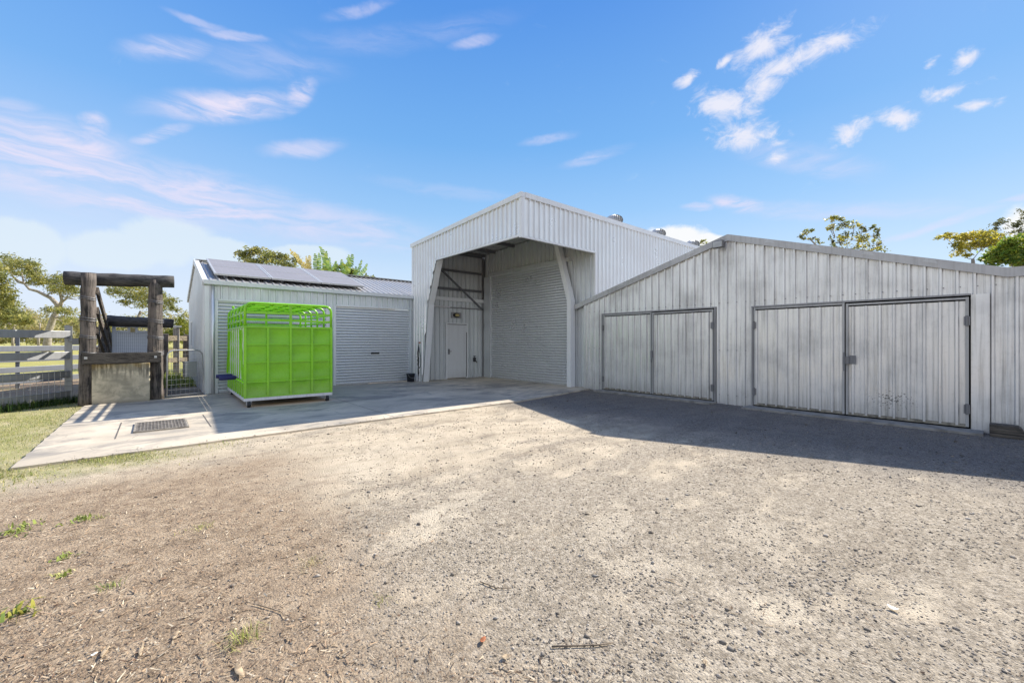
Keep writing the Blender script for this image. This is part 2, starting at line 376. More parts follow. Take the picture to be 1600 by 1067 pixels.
    def build(s, name, m, parent=None, smooth=False, local=False, bevel=0.0):
        me = bpy.data.meshes.new(name)
        off = Vector((0, 0, 0))
        if parent is not None and not local:
            p = parent
            while p: off += p.location; p = p.parent
        me.from_pydata([(v[0]-off.x, v[1]-off.y, v[2]-off.z) for v in s.v], [], s.f)
        if smooth: me.polygons.foreach_set('use_smooth', [True] * len(me.polygons))
        me.materials.append(m); me.update()
        o = bpy.data.objects.new(name, me); C.objects.link(o)
        if parent is not None: o.parent = parent
        if bevel > 0:
            md = o.modifiers.new('bevel', 'BEVEL'); md.width = bevel; md.segments = 2; md.limit_method = 'ANGLE'; md.angle_limit = R(40)
        return o
def tag(o, label=None, cat=None, group=None, kind=None):
    if label: o['label'] = label
    if cat: o['category'] = cat
    if group: o['group'] = group
    if kind: o['kind'] = kind
    return o
def thing(name, label, cat, loc=(0, 0, 0), rz=0.0, group=None):
    o = bpy.data.objects.new(name, None); C.objects.link(o); o.location = loc; o.rotation_euler = (0, 0, rz); o.empty_display_size = .2
    return tag(o, label, cat, group)
def copy_tree(o, parent=None):
    c = o.copy(); C.objects.link(c)
    if parent: c.parent = parent
    for ch in list(o.children): copy_tree(ch, c)
    return c
def np_mesh(name, V, F, m, tint=None, parent=None):
    """V (n,3), F (k,q) quads or tris, tint per face (k,3)"""
    me = bpy.data.meshes.new(name); k, q = F.shape
    off = np.array(parent.location) if parent is not None else np.zeros(3)
    me.vertices.add(len(V)); me.vertices.foreach_set('co', (V - off).astype(np.float32).ravel())
    me.loops.add(k * q); me.loops.foreach_set('vertex_index', F.astype(np.int32).ravel())
    me.polygons.add(k); me.polygons.foreach_set('loop_start', np.arange(0, k*q, q, dtype=np.int32)); me.polygons.foreach_set('loop_total', np.full(k, q, dtype=np.int32))
    if tint is not None:
        at_ = me.color_attributes.new('tint', 'FLOAT_COLOR', 'CORNER')
        col = np.ones((k*q, 4), dtype=np.float32); col[:, :3] = np.repeat(tint, q, axis=0)
        at_.data.foreach_set('color', col.ravel())
    me.materials.append(m); me.update(calc_edges=True); me.validate()
    o = bpy.data.objects.new(name, me); C.objects.link(o)
    if parent is not None: o.parent = parent
    return o

# ------------------------------------------------------------------ setting
GZ = -.03
g = MB()
g.add([(-1500, -1500, GZ), (1500, -1500, GZ), (1500, 1500, GZ), (-1500, 1500, GZ)], [(0, 1, 2, 3)])
tag(g.build('ground', M['ground']), kind='structure')
# slab with slightly ragged edge
def ragged(pts, step, amp):
    out = []
    for i in range(len(pts)):
        a, b2 = Vector(pts[i]), Vector(pts[(i+1) % len(pts)]); n = max(1, int((b2-a).length / step))
        for k in range(n):
            p = a.lerp(b2, k / n); out.append((p.x + random.uniform(-amp, amp), p.y + random.uniform(-amp, amp)))
    return out
sl = MB()
outline = ragged([(-1.2, 7.15), (2.5, 7.28), (6.6, 7.42), (9.86, 7.98)], .12, .012)[:-27] if False else ragged([(-1.2, 7.15), (6.6, 7.42), (9.86, 7.98), (9.86, 8.25), (13, 8.25), (13, 13.72), (1.0, 13.72), (.3, 13.4), (-1.15, 13.05)], .15, .012)
sl.poly(outline, lambda x, y: (x, y, -.12), lambda x, y: (x, y, 0))
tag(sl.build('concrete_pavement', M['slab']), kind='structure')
jn = MB()   # saw-cut joints and the grate's frame joint
M['joint'] = m_flat('joint_filler', (.13, .12, .11), .9)
for p, q in (((-1.15, 10.05), (9.8, 10.05)), ((3.4, 7.34), (3.4, 13.7)), ((7.1, 7.55), (7.1, 13.7))):
    jn.bar((p[0], p[1], .0), (q[0], q[1], .0),   .007, .004)
for p, q in (((-.42, 8.3), (-.42, 9.9)), ((.72, 8.45), (.72, 9.95))):
    jn.bar((p[0], p[1], .0), (q[0], q[1], .0), .016, .007)
tag(jn.build('pavement_joint', M['joint']), kind='structure')
ap = MB()
ap.b(9.55, 9.93, 4.3, 7.62, -.1, .012); ap.b(9.5, 9.93, .2, 3.62, -.1, .006)
tag(ap.build('concrete_apron', m_flat('apron_concrete', (.30, .285, .26), .9, 0, .2, 5, .4)), kind='structure')

# ------------------------------------------------------------------ low shed (right)
XR = 9.95
low = thing('low_shed', 'long low weathered steel shed with two pairs of ribbed double doors under a shallow gable', 'shed', (XR, 4.06, 0))
LY, PY, RY = 8.62, 4.06, -.04; ZE, ZP = 2.50, 3.80
def roofz(y):
    if y >= PY: return ZP - (y - PY) * (ZP - ZE) / (LY - PY)
    if y >= RY: return ZP - (PY - y) * (ZP - ZE) / (PY - RY)
    return ZE
w = MB(); D = (0, -1); N = (-1, 0)
def front(y0, y1, zb, zt=None):   # from y0 (left, larger) to y1
    w.ribs((XR, y0), D, N, y0 - y1, zb, zt or (lambda u: roofz(y0 - u) - .02), s0=(8.23 - y0))
front(8.23, 7.56, -.05); front(7.56, 4.36, 2.20); front(4.36, 3.55, -.05); front(3.55, .34, 2.16); front(.34, .14, -.05); front(.14, -.02, -.05)
w.build('wall', M['oldwall'], low)
w = MB(); w.ribs((XR - .012, -.02), D, N, 4.6, -.05, ZE - .02, s0=.03)
w.build('wall', M['oldwall'], low)
tr = MB(); tr.b(XR - .045, XR + .02, .14, .335, -.04, 2.15)
tr.build('wall_flashing', M['oldwall'], low)
tr = MB(); tr.b(XR - .034, XR + .03, 8.19, 8.26, -.05, roofz(8.25) - .05)
tr.build('wall_flashing', M['oldwall'], low)
w = MB(); w.ribs((XR, 8.23), (1, 0), (0, 1), 12, -.05, 2.55); w.ribs((XR + 12, 8.23), (0, -1), (1, 0), 12.8, -.05, lambda u: roofz(8.23 - u) - .02); w.ribs((XR, -4.6), (1, 0), (0, -1), 12, -.05, ZE - .02)
w.build('back_wall', M['oldwall'], low)
bx = MB()
XB = XR - .075
for ya, yb in ((LY, PY), (PY, RY), (RY, -4.7)):
    za, zb_ = roofz(ya), roofz(yb)
    if yb < RY - 1: zb_ = ZE
    for dx, z0, z1 in ((0, -.12, .025),):
        bx.add([(XB, ya, za + z0), (XB, yb, zb_ + z0), (XB, yb, zb_ + z1), (XB, ya, za + z1), (XB + .09, ya, za + z0), (XB + .09, yb, zb_ + z0), (XB + .09, yb, zb_ + z1), (XB + .09, ya, za + z1)],
               [(0, 1, 2, 3), (7, 6, 5, 4), (0, 3, 7, 4), (1, 5, 6, 2), (3, 2, 6, 7), (0, 4, 5, 1)])
    L = math.hypot(ya - yb, za - zb_)
    # lap straps and screws along the barge
    n = max(1, int(L / 1.05))
bx.build('barge_capping', M['barge'], low)
sc = MB()
for y in [7.9, 6.9, 5.9, 4.9, 3.2, 2.4, 1.6, .8]:
    z = roofz(y); sg = (ZP - ZE) / (LY - PY) * (-1 if y > PY else 1.11)
    sc = MB(); sc.add([(XB - .004, y + .10, z + .10 * sg - .05), (XB - .004, y - .10, z - .10 * sg - .05), (XB - .004, y - .05, z - .05 * sg + .015), (XB - .004, y + .05, z + .05 * sg + .015)], [(0, 1, 2, 3)])
    sc.build('lap_plate', M['galvlight'], low)
rf = MB()
for ya, yb in ((LY, PY), (PY, RY), (RY, -4.7)):
    za, zb_ = roofz(ya) + .02, (roofz(yb) if yb > RY - 1 else ZE) + .02
    n = 64
    for i in range(n):
        x = XB + .09 + i * .19
        for (a, h0, b2, h1) in ((0, 0, .13, 0), (.13, 0, .143, .025), (.143, .025, .177, .025), (.177, .025, .19, 0)):
            rf.add([(x + a, ya, za + h0), (x + b2, ya, za + h1), (x + b2, yb, zb_ + h1), (x + a, yb, zb_ + h0)], [(0, 1, 2, 3)])
rf.build('roof', M['roof'], low)
def door_leaf(y0, y1, z1, s0, lab=None, hinge_left=True):
    d = MB(); d.ribs((XR - .02, y0 - .03), D, N, (y0 - y1) - .06, .05, z1 - .06, pitch=.19, s0=s0)
    o = d.build('door', M['olddoor'], low)
    if lab: o['label'] = lab
    f = MB(); x = XR - .028
    f.b(x - .03, x + .03, y0 - .035, y0, .035, z1); f.b(x - .03, x + .03, y1, y1 + .035, .035, z1)
    f.b(x - .027, x + .027, y1 + .035, y0 - .035, z1 - .035, z1 - .003)
    f.build('door_frame', M['galvmid'], o)
    f = MB(); f.b(x - .03, x + .025, y1 + .035, y0 - .035, .03, .075)
    f.build('bottom_rail', m_flat('rusty_rail%d' % len(bpy.data.materials), (.33, .30, .24), .8, .1, .3, 9), o)
    hy = y0 - .02 if hinge_left else y1 + .02
    for z in (.32, z1 - .38):
        hb = MB(); hb.b(x - .05, x - .031, hy - .035, hy + .035, z - .07, z + .07); hb.tube([(x - .05, hy, z - .085), (x - .05, hy, z + .085)], .016, 6)
        hb.build('hinge', M['steelframe'], o)
    return o
door_leaf(7.54, 5.975, 2.17, .1); o = door_leaf(5.955, 4.38, 2.15, .05, hinge_left=False)
lt = MB(); lt.b(XR - .1, XR - .06, 5.93, 5.98, .98, 1.16); lt.tube([(XR - .1, 5.95, .99), (XR - .12, 5.95, .9), (XR - .1, 5.95, .86)], .012, 6); lt.build('latch', M['steelframe'], o)
door_leaf(3.52, 1.945, 2.13, .12); o = door_leaf(1.925, .36, 2.11, .07, 'ribbed door leaf with black scuffs near its foot', hinge_left=False)
lt = MB(); lt.b(XR - .11, XR - .06, 1.87, 1.96, .98, 1.12); lt.tube([(XR - .12, 1.94, 1.2), (XR - .12, 1.94, .85)], .013, 6); lt.b(XR - .07, XR - .058, 1.78, 1.87, .98, 1.14); lt.build('latch', M['steelframe'], o)
fr = MB()
for ya, yb, z in ((7.59, 4.33, 2.19), (3.57, .34, 2.15)):
    fr.b(XR - .05, XR + .03, yb - .0, ya, z - .012, z + .016)
    fr.b(XR - .05, XR + .03, ya - .032, ya - .003, .0, z - .015)
    if ya > 5: fr.b(XR - .05, XR + .03, yb + .003, yb + .032, .0, z - .015)
fr.build('door_surround', M['galv'], low)
dk = MB(); dk.b(XR + .08, XR + .1, -4.4, 8.1, -.02, 2.35); dk.build('interior_shade', M['shadeblack'], low)  # black sheet standing in for the shade inside the shed
cn = MB(); cn.tube([(XR - .05, -.22, .1), (XR - .05, -.22, 2.38)], .008, 6)
cn.build('wall_pipe', M['galvlight'], low)
screws = MB()
for y in np.arange(8.1, -.9, -.19):
    for z in ([.18, 1.2, 2.28] if (7.6 < y or 3.56 < y < 4.3 or y < .1) else [2.28]):
        if z < roofz(y) - .2: screws.box((XR - .031, y - .045, z), (.012, .014, .014))
screws.build('screw_heads', M['steelframe'], low)['kind'] = 'stuff'

fl = thing('floodlight', 'small grey floodlight fixed under the gable peak of the low weathered shed', 'lamp', (9.8, 4.2, 3.6))
f = MB(); f.box((9.74, 4.2, 3.60), (.10, .24, .17)); hs = f.build('housing', M['steelframe'], fl, bevel=.012)
f = MB(); f.box((9.685, 4.2, 3.595), (.012, .2, .13)); f.build('glass', M['glass'], fl)
f = MB(); f.bar((9.79, 4.2, 3.6), (9.9, 4.2, 3.66), .05, .03); f.build('bracket', M['steelframe'], fl)

b = MB(); b.poly([(.14, -.03), (-.20, -.03), (-.20, .07), (-.17, .13), (-.14, .155), (.14, .155)], lambda y, z: (9.60, y, z), lambda y, z: (9.80, y, z))
o = b.build('timber_sleeper', M['sleeper'], bevel=.012)
tag(o, 'short dark timber block lying against the foot of the weathered shed wall', 'timber block')

# ------------------------------------------------------------------ tall shed
XF, XRW, YS, YL = 7.1, 10.05, 7.94, 13.8
ta = thing('tall_shed', 'tall pale steel shed with an open corner bay and a big roller door', 'shed', (10, 11, 0))
def troof(y): return 5.12 - (y - YS) * (.27 / 5.86)
w = MB()
w.ribs((XF, YL), (0, -1), (-1, 0), YL - 12.15, lambda u: (-.02 if YL - u > 13.1 else (2.67 * (13.1 - (YL - u)) / .36 if YL - u > 12.74 else 2.67 + 1.46 * (12.74 - (YL - u)) / .59)), lambda u: troof(YL - u))
w.ribs((XF, 12.15), (0, -1), (-1, 0), 12.15 - YS, 4.13, lambda u: troof(12.15 - u), s0=YL - 12.15)
w.build('front_wall', M['tallwall'], ta)
w = MB()
w.ribs((XF, YS), (1, 0), (0, -1), XRW - XF, 4.08, troof(YS), s0=.08); w.ribs((XRW, YS), (1, 0), (0, -1), 14, 0, troof(YS), s0=.08 + XRW - XF)
w.build('side_wall', M['tallwall'], ta)
w = MB()
w.ribs((XRW, 8.82), (0, -1), (-1, 0), 8.82 - YS - .01, 0, troof(8.4) - .05)
w.ribs((XRW, 13.4), (0, -1), (-1, 0), 13.4 - 8.82, 3.95, lambda u: troof(13.4 - u) - .05)
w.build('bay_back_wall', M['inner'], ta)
w = MB()
w.ribs((XF + .1, 13.62), (1, 0), (0, -1), XRW - XF - .12, 2.9, 4.88)
w.ribs((XF + .02, 13.50), (1, 0), (0, -1), 8.28 - XF - .02, 0, 2.92); w.ribs((8.28, 13.50), (1, 0), (0, -1), .94, 2.1, 2.92, s0=8.28 - XF - .02); w.ribs((9.22, 13.50), (1, 0), (0, -1), XRW - 9.22, 0, 2.92, s0=9.22 - XF - .02)
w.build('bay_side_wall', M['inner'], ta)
w = MB(); w.ribs((XF, YL), (1, 0), (0, 1), 17, 0, 4.87); w.ribs((XRW + 14, YS), (0, 1), (1, 0), YL - YS, 0, lambda u: troof(YS + u)); w.build('back_wall', M['tallwall'], ta)
# roof, purlins
rf = MB(); n = int((24.0 - XF) / .19)
for i in range(n):
    x = XF + .02 + i * .19
    for (a, h0, b2, h1) in ((0, 0, .13, 0), (.13, 0, .143, .025), (.143, .025, .177, .025), (.177, .025, .19, 0)):
        rf.add([(x + a, YS, troof(YS) + h0 - .02), (x + b2, YS, troof(YS) + h1 - .02), (x + b2, YL, troof(YL) + h1 - .02), (x + a, YL, troof(YL) + h0 - .02)], [(0, 1, 2, 3)])
rf.build('roof', M['galvlight'], ta)
for y in (8.3, 9.4, 10.5, 11.6, 12.7, 13.4):
    p = MB(); z = troof(y) - .13; p.b(XF + .05, XRW - .02, y - .015, y + .015, z, z + .18); p.b(XF + .05, XRW - .02, y + .015, y + .07, z, z + .012)
    p.build('purlin', M['purlin'], ta)
p = MB()
p.bar((XF + .12, YS + .25, 4.20), (XF + .12, YL - .1, 4.20), .14, .10); p.bar((XF + .25, YS + .12, 4.16), (XRW, YS + .12, 4.16), .12, .10)
p.build('edge_beam', M['galvlight'], ta)
# cap flashings
c = MB()
c.add([(XF - .06, YS - .05, troof(YS) - .07), (XF - .06, YL + .1, troof(YL + .1) - .07), (XF - .06, YL + .1, troof(YL + .1) + .06), (XF - .06, YS - .05, troof(YS) + .06),
       (XF + .08, YS - .05, troof(YS) - .07), (XF + .08, YL + .1, troof(YL + .1) - .07), (XF + .08, YL + .1, troof(YL + .1) + .06), (XF + .08, YS - .05, troof(YS) + .06)],
      [(3, 2, 1, 0), (4, 5, 6, 7), (0, 1, 5, 4), (1, 2, 6, 5), (2, 3, 7, 6), (3, 0, 4, 7)])
c.b(XF + .083, XRW + 14.1, YS - .06, YS + .1, troof(YS) - .065, troof(YS) + .07)
c.build('roof_capping', M['trim'], ta)
c = MB()
c.b(XF - .045, XF + .058, YS - .045, YS + .048, 4.035, troof(YS) - .072)
c.b(XF - .034, XF + .03, YS + .05, 12.18, 4.07, 4.125); c.b(XF + .06, XRW + .05, YS - .033, YS + .03, 4.035, 4.085)
c.b(XRW - .03, XRW + .06, YS - .036, YS + .03, .0, 4.03)
c.b(XF - .035, XF + .05, YL - .06, YL + .03, 0, troof(YL) - .08)
c.b(XF + .1, XRW - .02, 13.40, 13.56, 2.92, 3.05)
c.build('corner_flashing', M['trim'], ta)
# haunched columns
def column(name, path, x0, x1, wd, m):
    k = MB()
    for (ya, za), (yb, zb_) in zip(path[:-1], path[1:]):
        k.add([(x0, ya, za), (x0, ya + wd, za), (x0, yb + wd, zb_), (x0, yb, zb_), (x1, ya, za), (x1, ya + wd, za), (x1, yb + wd, zb_), (x1, yb, zb_)],
              [(3, 2, 1, 0), (4, 5, 6, 7), (0, 1, 5, 4), (1, 2, 6, 5), (2, 3, 7, 6), (3, 0, 4, 7)])
    k.build(name, m, ta)
column('portal_column', [(8.62, -.01), (8.62, 2.66), (9.25, 4.75)], XRW - .32, XRW - .12, .16, M['trim'])
column('portal_column', [(13.08, -.01), (12.72, 2.67), (12.13, 4.12)], XF + .035, XF + .24, .05, M['trim'])
j = MB(); j.b(XRW - .10, XRW + .03, 12.97, 13.36, 0, 3.92); j.b(XRW - .12, XRW + .02, 8.83, 12.99, 3.92, 4.05); j.b(XRW - .07, XRW + .03, 8.78, 8.96, 0, 3.92)
j.build('door_jamb', M['inner'], ta)
def roller(x0, y0, ax, L, z1, nrm, m, parent, name='roller_door', pitch=.09, amp=.024):
    r = MB(); vs = []; fs = []; prof = []
    n = int(z1 / pitch)
    for i in range(n + 1):
        for a, h in ((0, 0), (.07, .62), (.25, .95), (.5, 1), (.75, .95), (.93, .62)):
            z = (i + a) * pitch
            if z <= z1: prof.append((z, h * amp))
    for z, h in prof:
        for u in (0, L): vs.append((x0 + ax[0] * u + nrm[0] * h, y0 + ax[1] * u + nrm[1] * h, z + .01))
    for i in range(len(prof) - 1): fs.append((2*i, 2*i+1, 2*i+3, 2*i+2))
    r.add(vs, fs); return r.build(name, m, parent, smooth=False)
rd = roller(XRW - .02, 12.97, (0, -1), 4.05, 3.93, (-1, 0), M['rollerold'], ta)
bb = MB(); bb.b(XRW - .05, XRW - .012, 8.95, 12.96, -.0, .06); bb.build('bottom_bar', M['galvlight'], rd)
hd = MB(); hd.tube([(XRW - .06, 12.99, .02), (XRW - .06, 12.99, 3.9)], .02, 6); hd.build('guide_rail', M['purlin'], rd)
# personnel door
dr = MB(); dr.b(8.32, 9.18, 13.455, 13.49, .03, 2.05); pd = dr.build('door', M['persondoor'], ta)
fr = MB(); fr.b(8.26, 8.318, 13.44, 13.5, 0, 2.10); fr.b(9.182, 9.24, 13.44, 13.5, 0, 2.10); fr.b(8.318, 9.182, 13.44, 13.5, 2.054, 2.10); fr.build('door_frame', M['trim'], pd)
gp = MB(); gp.b(8.318, 9.182, 13.438, 13.452, 2.035, 2.056); gp.b(9.168, 9.184, 13.436, 13.452, .05, 1.75); gp.build('gap_shade', M['shadeblack'], pd)  # black strips painted as the shade between door and frame
hn = MB(); hn.b(8.355, 8.41, 13.425, 13.453, .92, 1.12); hn.tube([(8.38, 13.40, 1.03), (8.47, 13.40, 1.03)], .012, 6); hn.build('handle', M['steelframe'], pd)
for z in (3.36, 4.05, 4.72):
    gmb = MB(); gmb.b(XF + .22, XRW - .1, 13.50, 13.60, z, z + .06); gmb.b(XF + .22, XRW - .1, 13.49, 13.502, z - .03, z + .06); gmb.build('girt', M['purlin'], ta)
br = MB(); br.bar((XF + .15, 13.42, 4.62), (XRW - .15, 13.38, 2.64), .05, .06); br.build('brace', M['purlin'], ta)
tu = MB(); tu.tube([(XF + .2, 13.40, 2.68), (8.4, 13.40, 2.68)], .03, 8); tu.build('light_batten', M['white'], ta)
tu = MB(); tu.tube([(8.42, 13.42, 2.67), (XRW - .1, 13.42, 2.67)], .022, 8); tu.build('conduit', M['galv'], ta)

bl = thing('bulkhead_light', 'oval bulkhead light on a square plate above the white side door', 'lamp', (8.72, 13.45, 2.39))
k = MB(); k.b(8.50, 8.92, 13.435, 13.47, 2.28, 2.50); k.build('back_plate', M['galv'], bl)
k = MB(); vs = []; 
for i in range(20):
    a = 2*math.pi*i/20; vs.append((8.71 + .155*math.cos(a), 13.43, 2.39 + .085*math.sin(a)))
for i in range(20):
    a = 2*math.pi*i/20; vs.append((8.71 + .11*math.cos(a), 13.37, 2.39 + .055*math.sin(a)))
k.add(vs, [(i, (i+1) % 20, 20+(i+1) % 20, 20+i) for i in range(20)] + [tuple(range(20, 40))]); k.build('bezel', M['black'], bl)
k = MB(); vs = [(8.71 + .10*math.cos(2*math.pi*i/20), 13.36, 2.39 + .05*math.sin(2*math.pi*i/20)) for i in range(20)] + [(8.71 + .06*math.cos(2*math.pi*i/20), 13.34, 2.39 + .03*math.sin(2*math.pi*i/20)) for i in range(20)]
k.add(vs, [(i, (i+1) % 20, 20+(i+1) % 20, 20+i) for i in range(20)] + [tuple(range(20, 40))]); k.build('lens', M['lens'], bl)

# hose on the left bay column
hz = thing('garden_hose', 'black hose and cords hanging in loops on the tall shed left column', 'hose', (7.02, 13.2, 1.2))
k = MB()
def hpt(y, z, x=6.98): return (x, y, z)
k.tube([hpt(13.12, 1.32), hpt(13.10, 1.1, 6.94), hpt(13.14, .9), hpt(13.08, .7, 6.95), hpt(13.16, .5), hpt(13.10, .35, 6.96), hpt(13.17, .2)], .012, 6)
k.tube([hpt(13.12, 1.25), hpt(12.98, 1.05, 6.93), hpt(12.90, .78, 6.93), hpt(12.95, .55, 6.94), hpt(13.08, .48), hpt(13.17, .6, 6.95), hpt(13.13, .9)], .011, 6)
k.tube([hpt(13.15, 1.15), hpt(13.05, .9, 6.94), hpt(13.18, .75, 6.95), hpt(13.05, .6, 6.93), hpt(13.2, .42), hpt(13.19, .25)], .010, 6)
k.tube([hpt(13.13, 1.3), hpt(13.18, 1.0, 6.95), hpt(13.12, .8, 6.94), hpt(13.19, .62), hpt(13.12, .3)], .012, 6)
k.build('hose_loops', M['hose'], hz, smooth=True)
k = MB(); k.box((7.0, 13.12, 1.36), (.07, .03, .05)); k.build('hook', M['orangeleaf'], hz)
# standpipe tap
sp = thing('standpipe_tap', 'thin standpipe with a dark tap beside the white side door', 'tap', (9.45, 13.3, 0))
k = MB(); k.tube([(9.45, 13.32, 0), (9.45, 13.32, .62)], .02, 8); k.build('pipe', M['galvlight'], sp)
k = MB(); k.box((9.45, 13.30, .70), (.08, .09, .16)); k.tube([(9.45, 13.26, .66), (9.45, 13.18, .64), (9.45, 13.16, .58)], .018, 8); k.build('tap', M['brass'], sp)
k = MB(); k.box((9.45, 13.3, .83), (.10, .03, .03)); k.box((9.45, 13.3, .80), (.02, .02, .06)); k.build('handle', M['brass'], sp)
# bucket
bk = thing('bucket', 'dark blue bucket at the foot of the tall shed left corner', 'bucket', (6.9, 13.45, 0))
k = MB(); k.lathe((6.82, 13.42, 0), [(.12, 0), (.145, .26), (.155, .26), (.155, .285), (.135, .285), (.13, .26), (.105, .02)], 18); k.build('tub', M['navy'], bk, smooth=True)
k = MB(); k.tube([(6.82 + .15*math.cos(a), 13.42 - .1 - .06*math.sin(a), .26 - .12*math.sin(a)) for a in np.linspace(0, math.pi, 9)], .006, 6); k.build('handle', M['wire'], bk)

# ventilators on the tall shed roof
def ventilator(x, y, label, first=None):
    zr = troof(y)
    if first is None:
        v = thing('roof_ventilator', label, 'ventilator', (x, y, zr), group='ventilators along the tall shed roof')
        k = MB(); k.lathe((x, y, zr - .03), [(.20, 0), (.16, .08), (.14, .20), (.14, .22)], 18); k.build('throat', M['trim'], v, smooth=True)
        k = MB()
        prof = [(.13, .20), (.235, .23), (.28, .31), (.285, .36), (.25, .44), (.16, .50), (.05, .52)]
        nb = 26
        for i in range(nb):
            a0 = 2*math.pi*i/nb; vs = []
            for r, z in prof:
                vs.append((x + r*math.cos(a0), y + r*math.sin(a0), zr + z)); vs.append((x + (r-.03)*math.cos(a0+.2), y + (r-.03)*math.sin(a0+.2), zr + z))
            k.add(vs, [(2*j, 2*j+1, 2*j+3, 2*j+2) for j in range(len(prof)-1)])
        k.build('turbine', M['galvlight'], v)
        k = MB(); k.lathe((x, y, zr + .5), [(.09, 0), (.05, .03), (.01, .035)], 12); k.lathe((x, y, zr + .22), [(.16, 0), (.16, .22)], 12); k.build('core', M['galvmid'], v)
        return v
    c = copy_tree(first); c.location = (x, y, zr); c['label'] = label; return c
v0 = ventilator(11.72, 8.45, 'ribbed dome ventilator nearest the tall shed front corner')
ventilator(14.45, 8.45, 'ribbed dome ventilator in the middle of the tall shed roof edge', v0)
ventilator(17.15, 8.45, 'ribbed dome ventilator half hidden where the low shed roof crosses', v0)

# ------------------------------------------------------------------ garage
GX0, GX1, GY, GYB = 1.07, 7.06, 13.8, 20.3; GE, GR_, GYR = 2.93, 3.93, 16.95
ga = thing('garage', 'low pale steel garage with two roller doors and a ribbed gable roof', 'garage', (4, 16, 0))
w = MB(); d = (1, 0); nn = (0, -1)
def gx(px, y=GY):
    r = ray(px, 0); return r.x * y / r.y
D1a, D1b, D2a, D2b = gx(340.5), gx(509), gx(524.5), gx(645)
w.ribs((GX0, GY), d, nn, D1a - GX0, 0, GE, s0=0)
w.ribs((D1a, GY), d, nn, D1b - D1a, 2.50, GE, s0=D1a - GX0); w.ribs((D1b, GY), d, nn, D2a - D1b, 0, GE, s0=.1); w.ribs((D2a, GY), d, nn, D2b - D2a, 2.52, GE, s0=D2a - GX0); w.ribs((D2b, GY), d, nn, GX1 - D2b, 0, GE)
w.build('front_wall', M['garagewall'], ga)
w = MB()
gz = lambda y: GE + .06 + (GR_ - GE) * (1 - abs(y - GYR) / (GYR - GY + .0)) if y < GYR else GE + .06 + (GR_ - GE) * (1 - (y - GYR) / (GYB - GYR))
w.ribs((GX0, GYB), (0, -1), (-1, 0), GYR and GYB - GYR, 0, lambda u: gz(GYB - u)); w.ribs((GX0, GYR), (0, -1), (-1, 0), GYR - GY, 0, lambda u: gz(GYR - u))
w.build('gable_wall', M['garagewall'], ga)
w = MB(); w.ribs((GX1 + 2, GYB), (-1, 0), (0, 1), GX1 + 2 - GX0, 0, GE + .05); w.build('back_wall', M['garagewall'], ga)
rf = MB(); x = GX0 - .04
while x < GX1 + 2.2:
    for (a, h0, b2, h1) in ((0, 0, .13, 0), (.13, 0, .143, .028), (.143, .028, .177, .028), (.177, .028, .19, 0)):
        xe = lambda q: (x + q)
        y0 = GY - .05
        if x > GX1 - .15: y0 = 14.0
        zf = gz(max(y0, GY)) + .01
        rf.add([(x + a, y0, zf + h0), (x + b2, y0, zf + h1), (x + b2, GYR, GR_ + .07 + h1), (x + a, GYR, GR_ + .07 + h0)], [(0, 1, 2, 3)])
        rf.add([(x + a, GYR, GR_ + .07 + h0), (x + b2, GYR, GR_ + .07 + h1), (x + b2, GYB + .05, GE + .06 + h1), (x + a, GYB + .05, GE + .06 + h0)], [(0, 1, 2, 3)])
    x += .19
rfo = rf.build('roof', M['roof'], ga)
k = MB(); k.bar((GX0 - .05, GYR - .1, GR_ + .09), (GX1 + 2.2, GYR - .1, GR_ + .09), .24, .02); k.build('ridge_capping', M['roof'], ga)
k = MB()
for ya, yb in ((GY - .02, GYR), (GYR, GYB + .05)):
    za, zb_ = (GE + .07, GR_ + .08) if ya < GYR else (GR_ + .08, GE + .07)
    k.bar((GX0 - .03, ya, za - .03), (GX0 - .03, yb, zb_ - .03), .12, .16)
k.build('barge_capping', M['trim'], ga)
k = MB(); k.poly([(GY - .16, GE + .10), (GY - .16, GE - .01), (GY - .03, GE - .03), (GY - .03, GE + .06), (GY - .14, GE + .03), (GY - .145, GE + .10)], lambda y, z: (GX0 - .06, y, z), lambda y, z: (GX1 - .02, y, z)); k.build('gutter', M['trim'], ga)
k = MB()
for xa, xb, z1 in ((D1a, D1b, 2.50), (D2a, D2b, 2.52)):
    k.b(xa - .07, xa, GY - .045, GY + .05, 0, z1 + .01); k.b(xb, xb + .07, GY - .045, GY + .05, 0, z1 + .01); k.b(xa, xb, GY - .043, GY + .05, z1 + .0, z1 + .05)
k.b(GX0 - .035, GX0 + .06, GY - .035, GY + .05, 0, GE - .04)
k.b(GX1 - .12, GX1 - .035, GY - .05, GY + .04, 0, GE - .04)
k.build('door_jamb', M['garagewall'], ga)
k = MB(); k.tube([(GX0 + .14, GY - .07, 0), (GX0 + .14, GY - .07, GE - .03)], .04, 10); k.build('downpipe', M['garagewall'], ga, smooth=True)
for i, (xa, xb) in enumerate(((D1a, D1b), (D2a, D2b))):
    r = roller(xa, GY + .02, (1, 0), xb - xa, 2.51, (0, -1), M['roller'], ga)
    k = MB(); k.b(xa + .02, xb - .02, GY - .02, GY + .015, .0, .05); k.build('bottom_bar', M['galvlight'], r)
    if i == 1:
        xm = gx(586); k = MB(); k.b(xm - .14, xm + .14, GY - .03, GY + .01, .98, 1.035); k.build('handle', M['black'], r)
k = MB(); k.b(GX0 - .04, GX0 + .02, 18.1, 18.8, 1.25, 2.05); wn = k.build('window', M['window'], ga)
k = MB()
for a in ((18.04, 18.1, 1.2, 2.1), (18.8, 18.86, 1.2, 2.1), (18.1, 18.8, 1.2, 1.25), (18.1, 18.8, 2.05, 2.1)): k.b(GX0 - .06, GX0 + .02, a[0], a[1], a[2], a[3])
k.build('window_frame', M['trim'], wn)

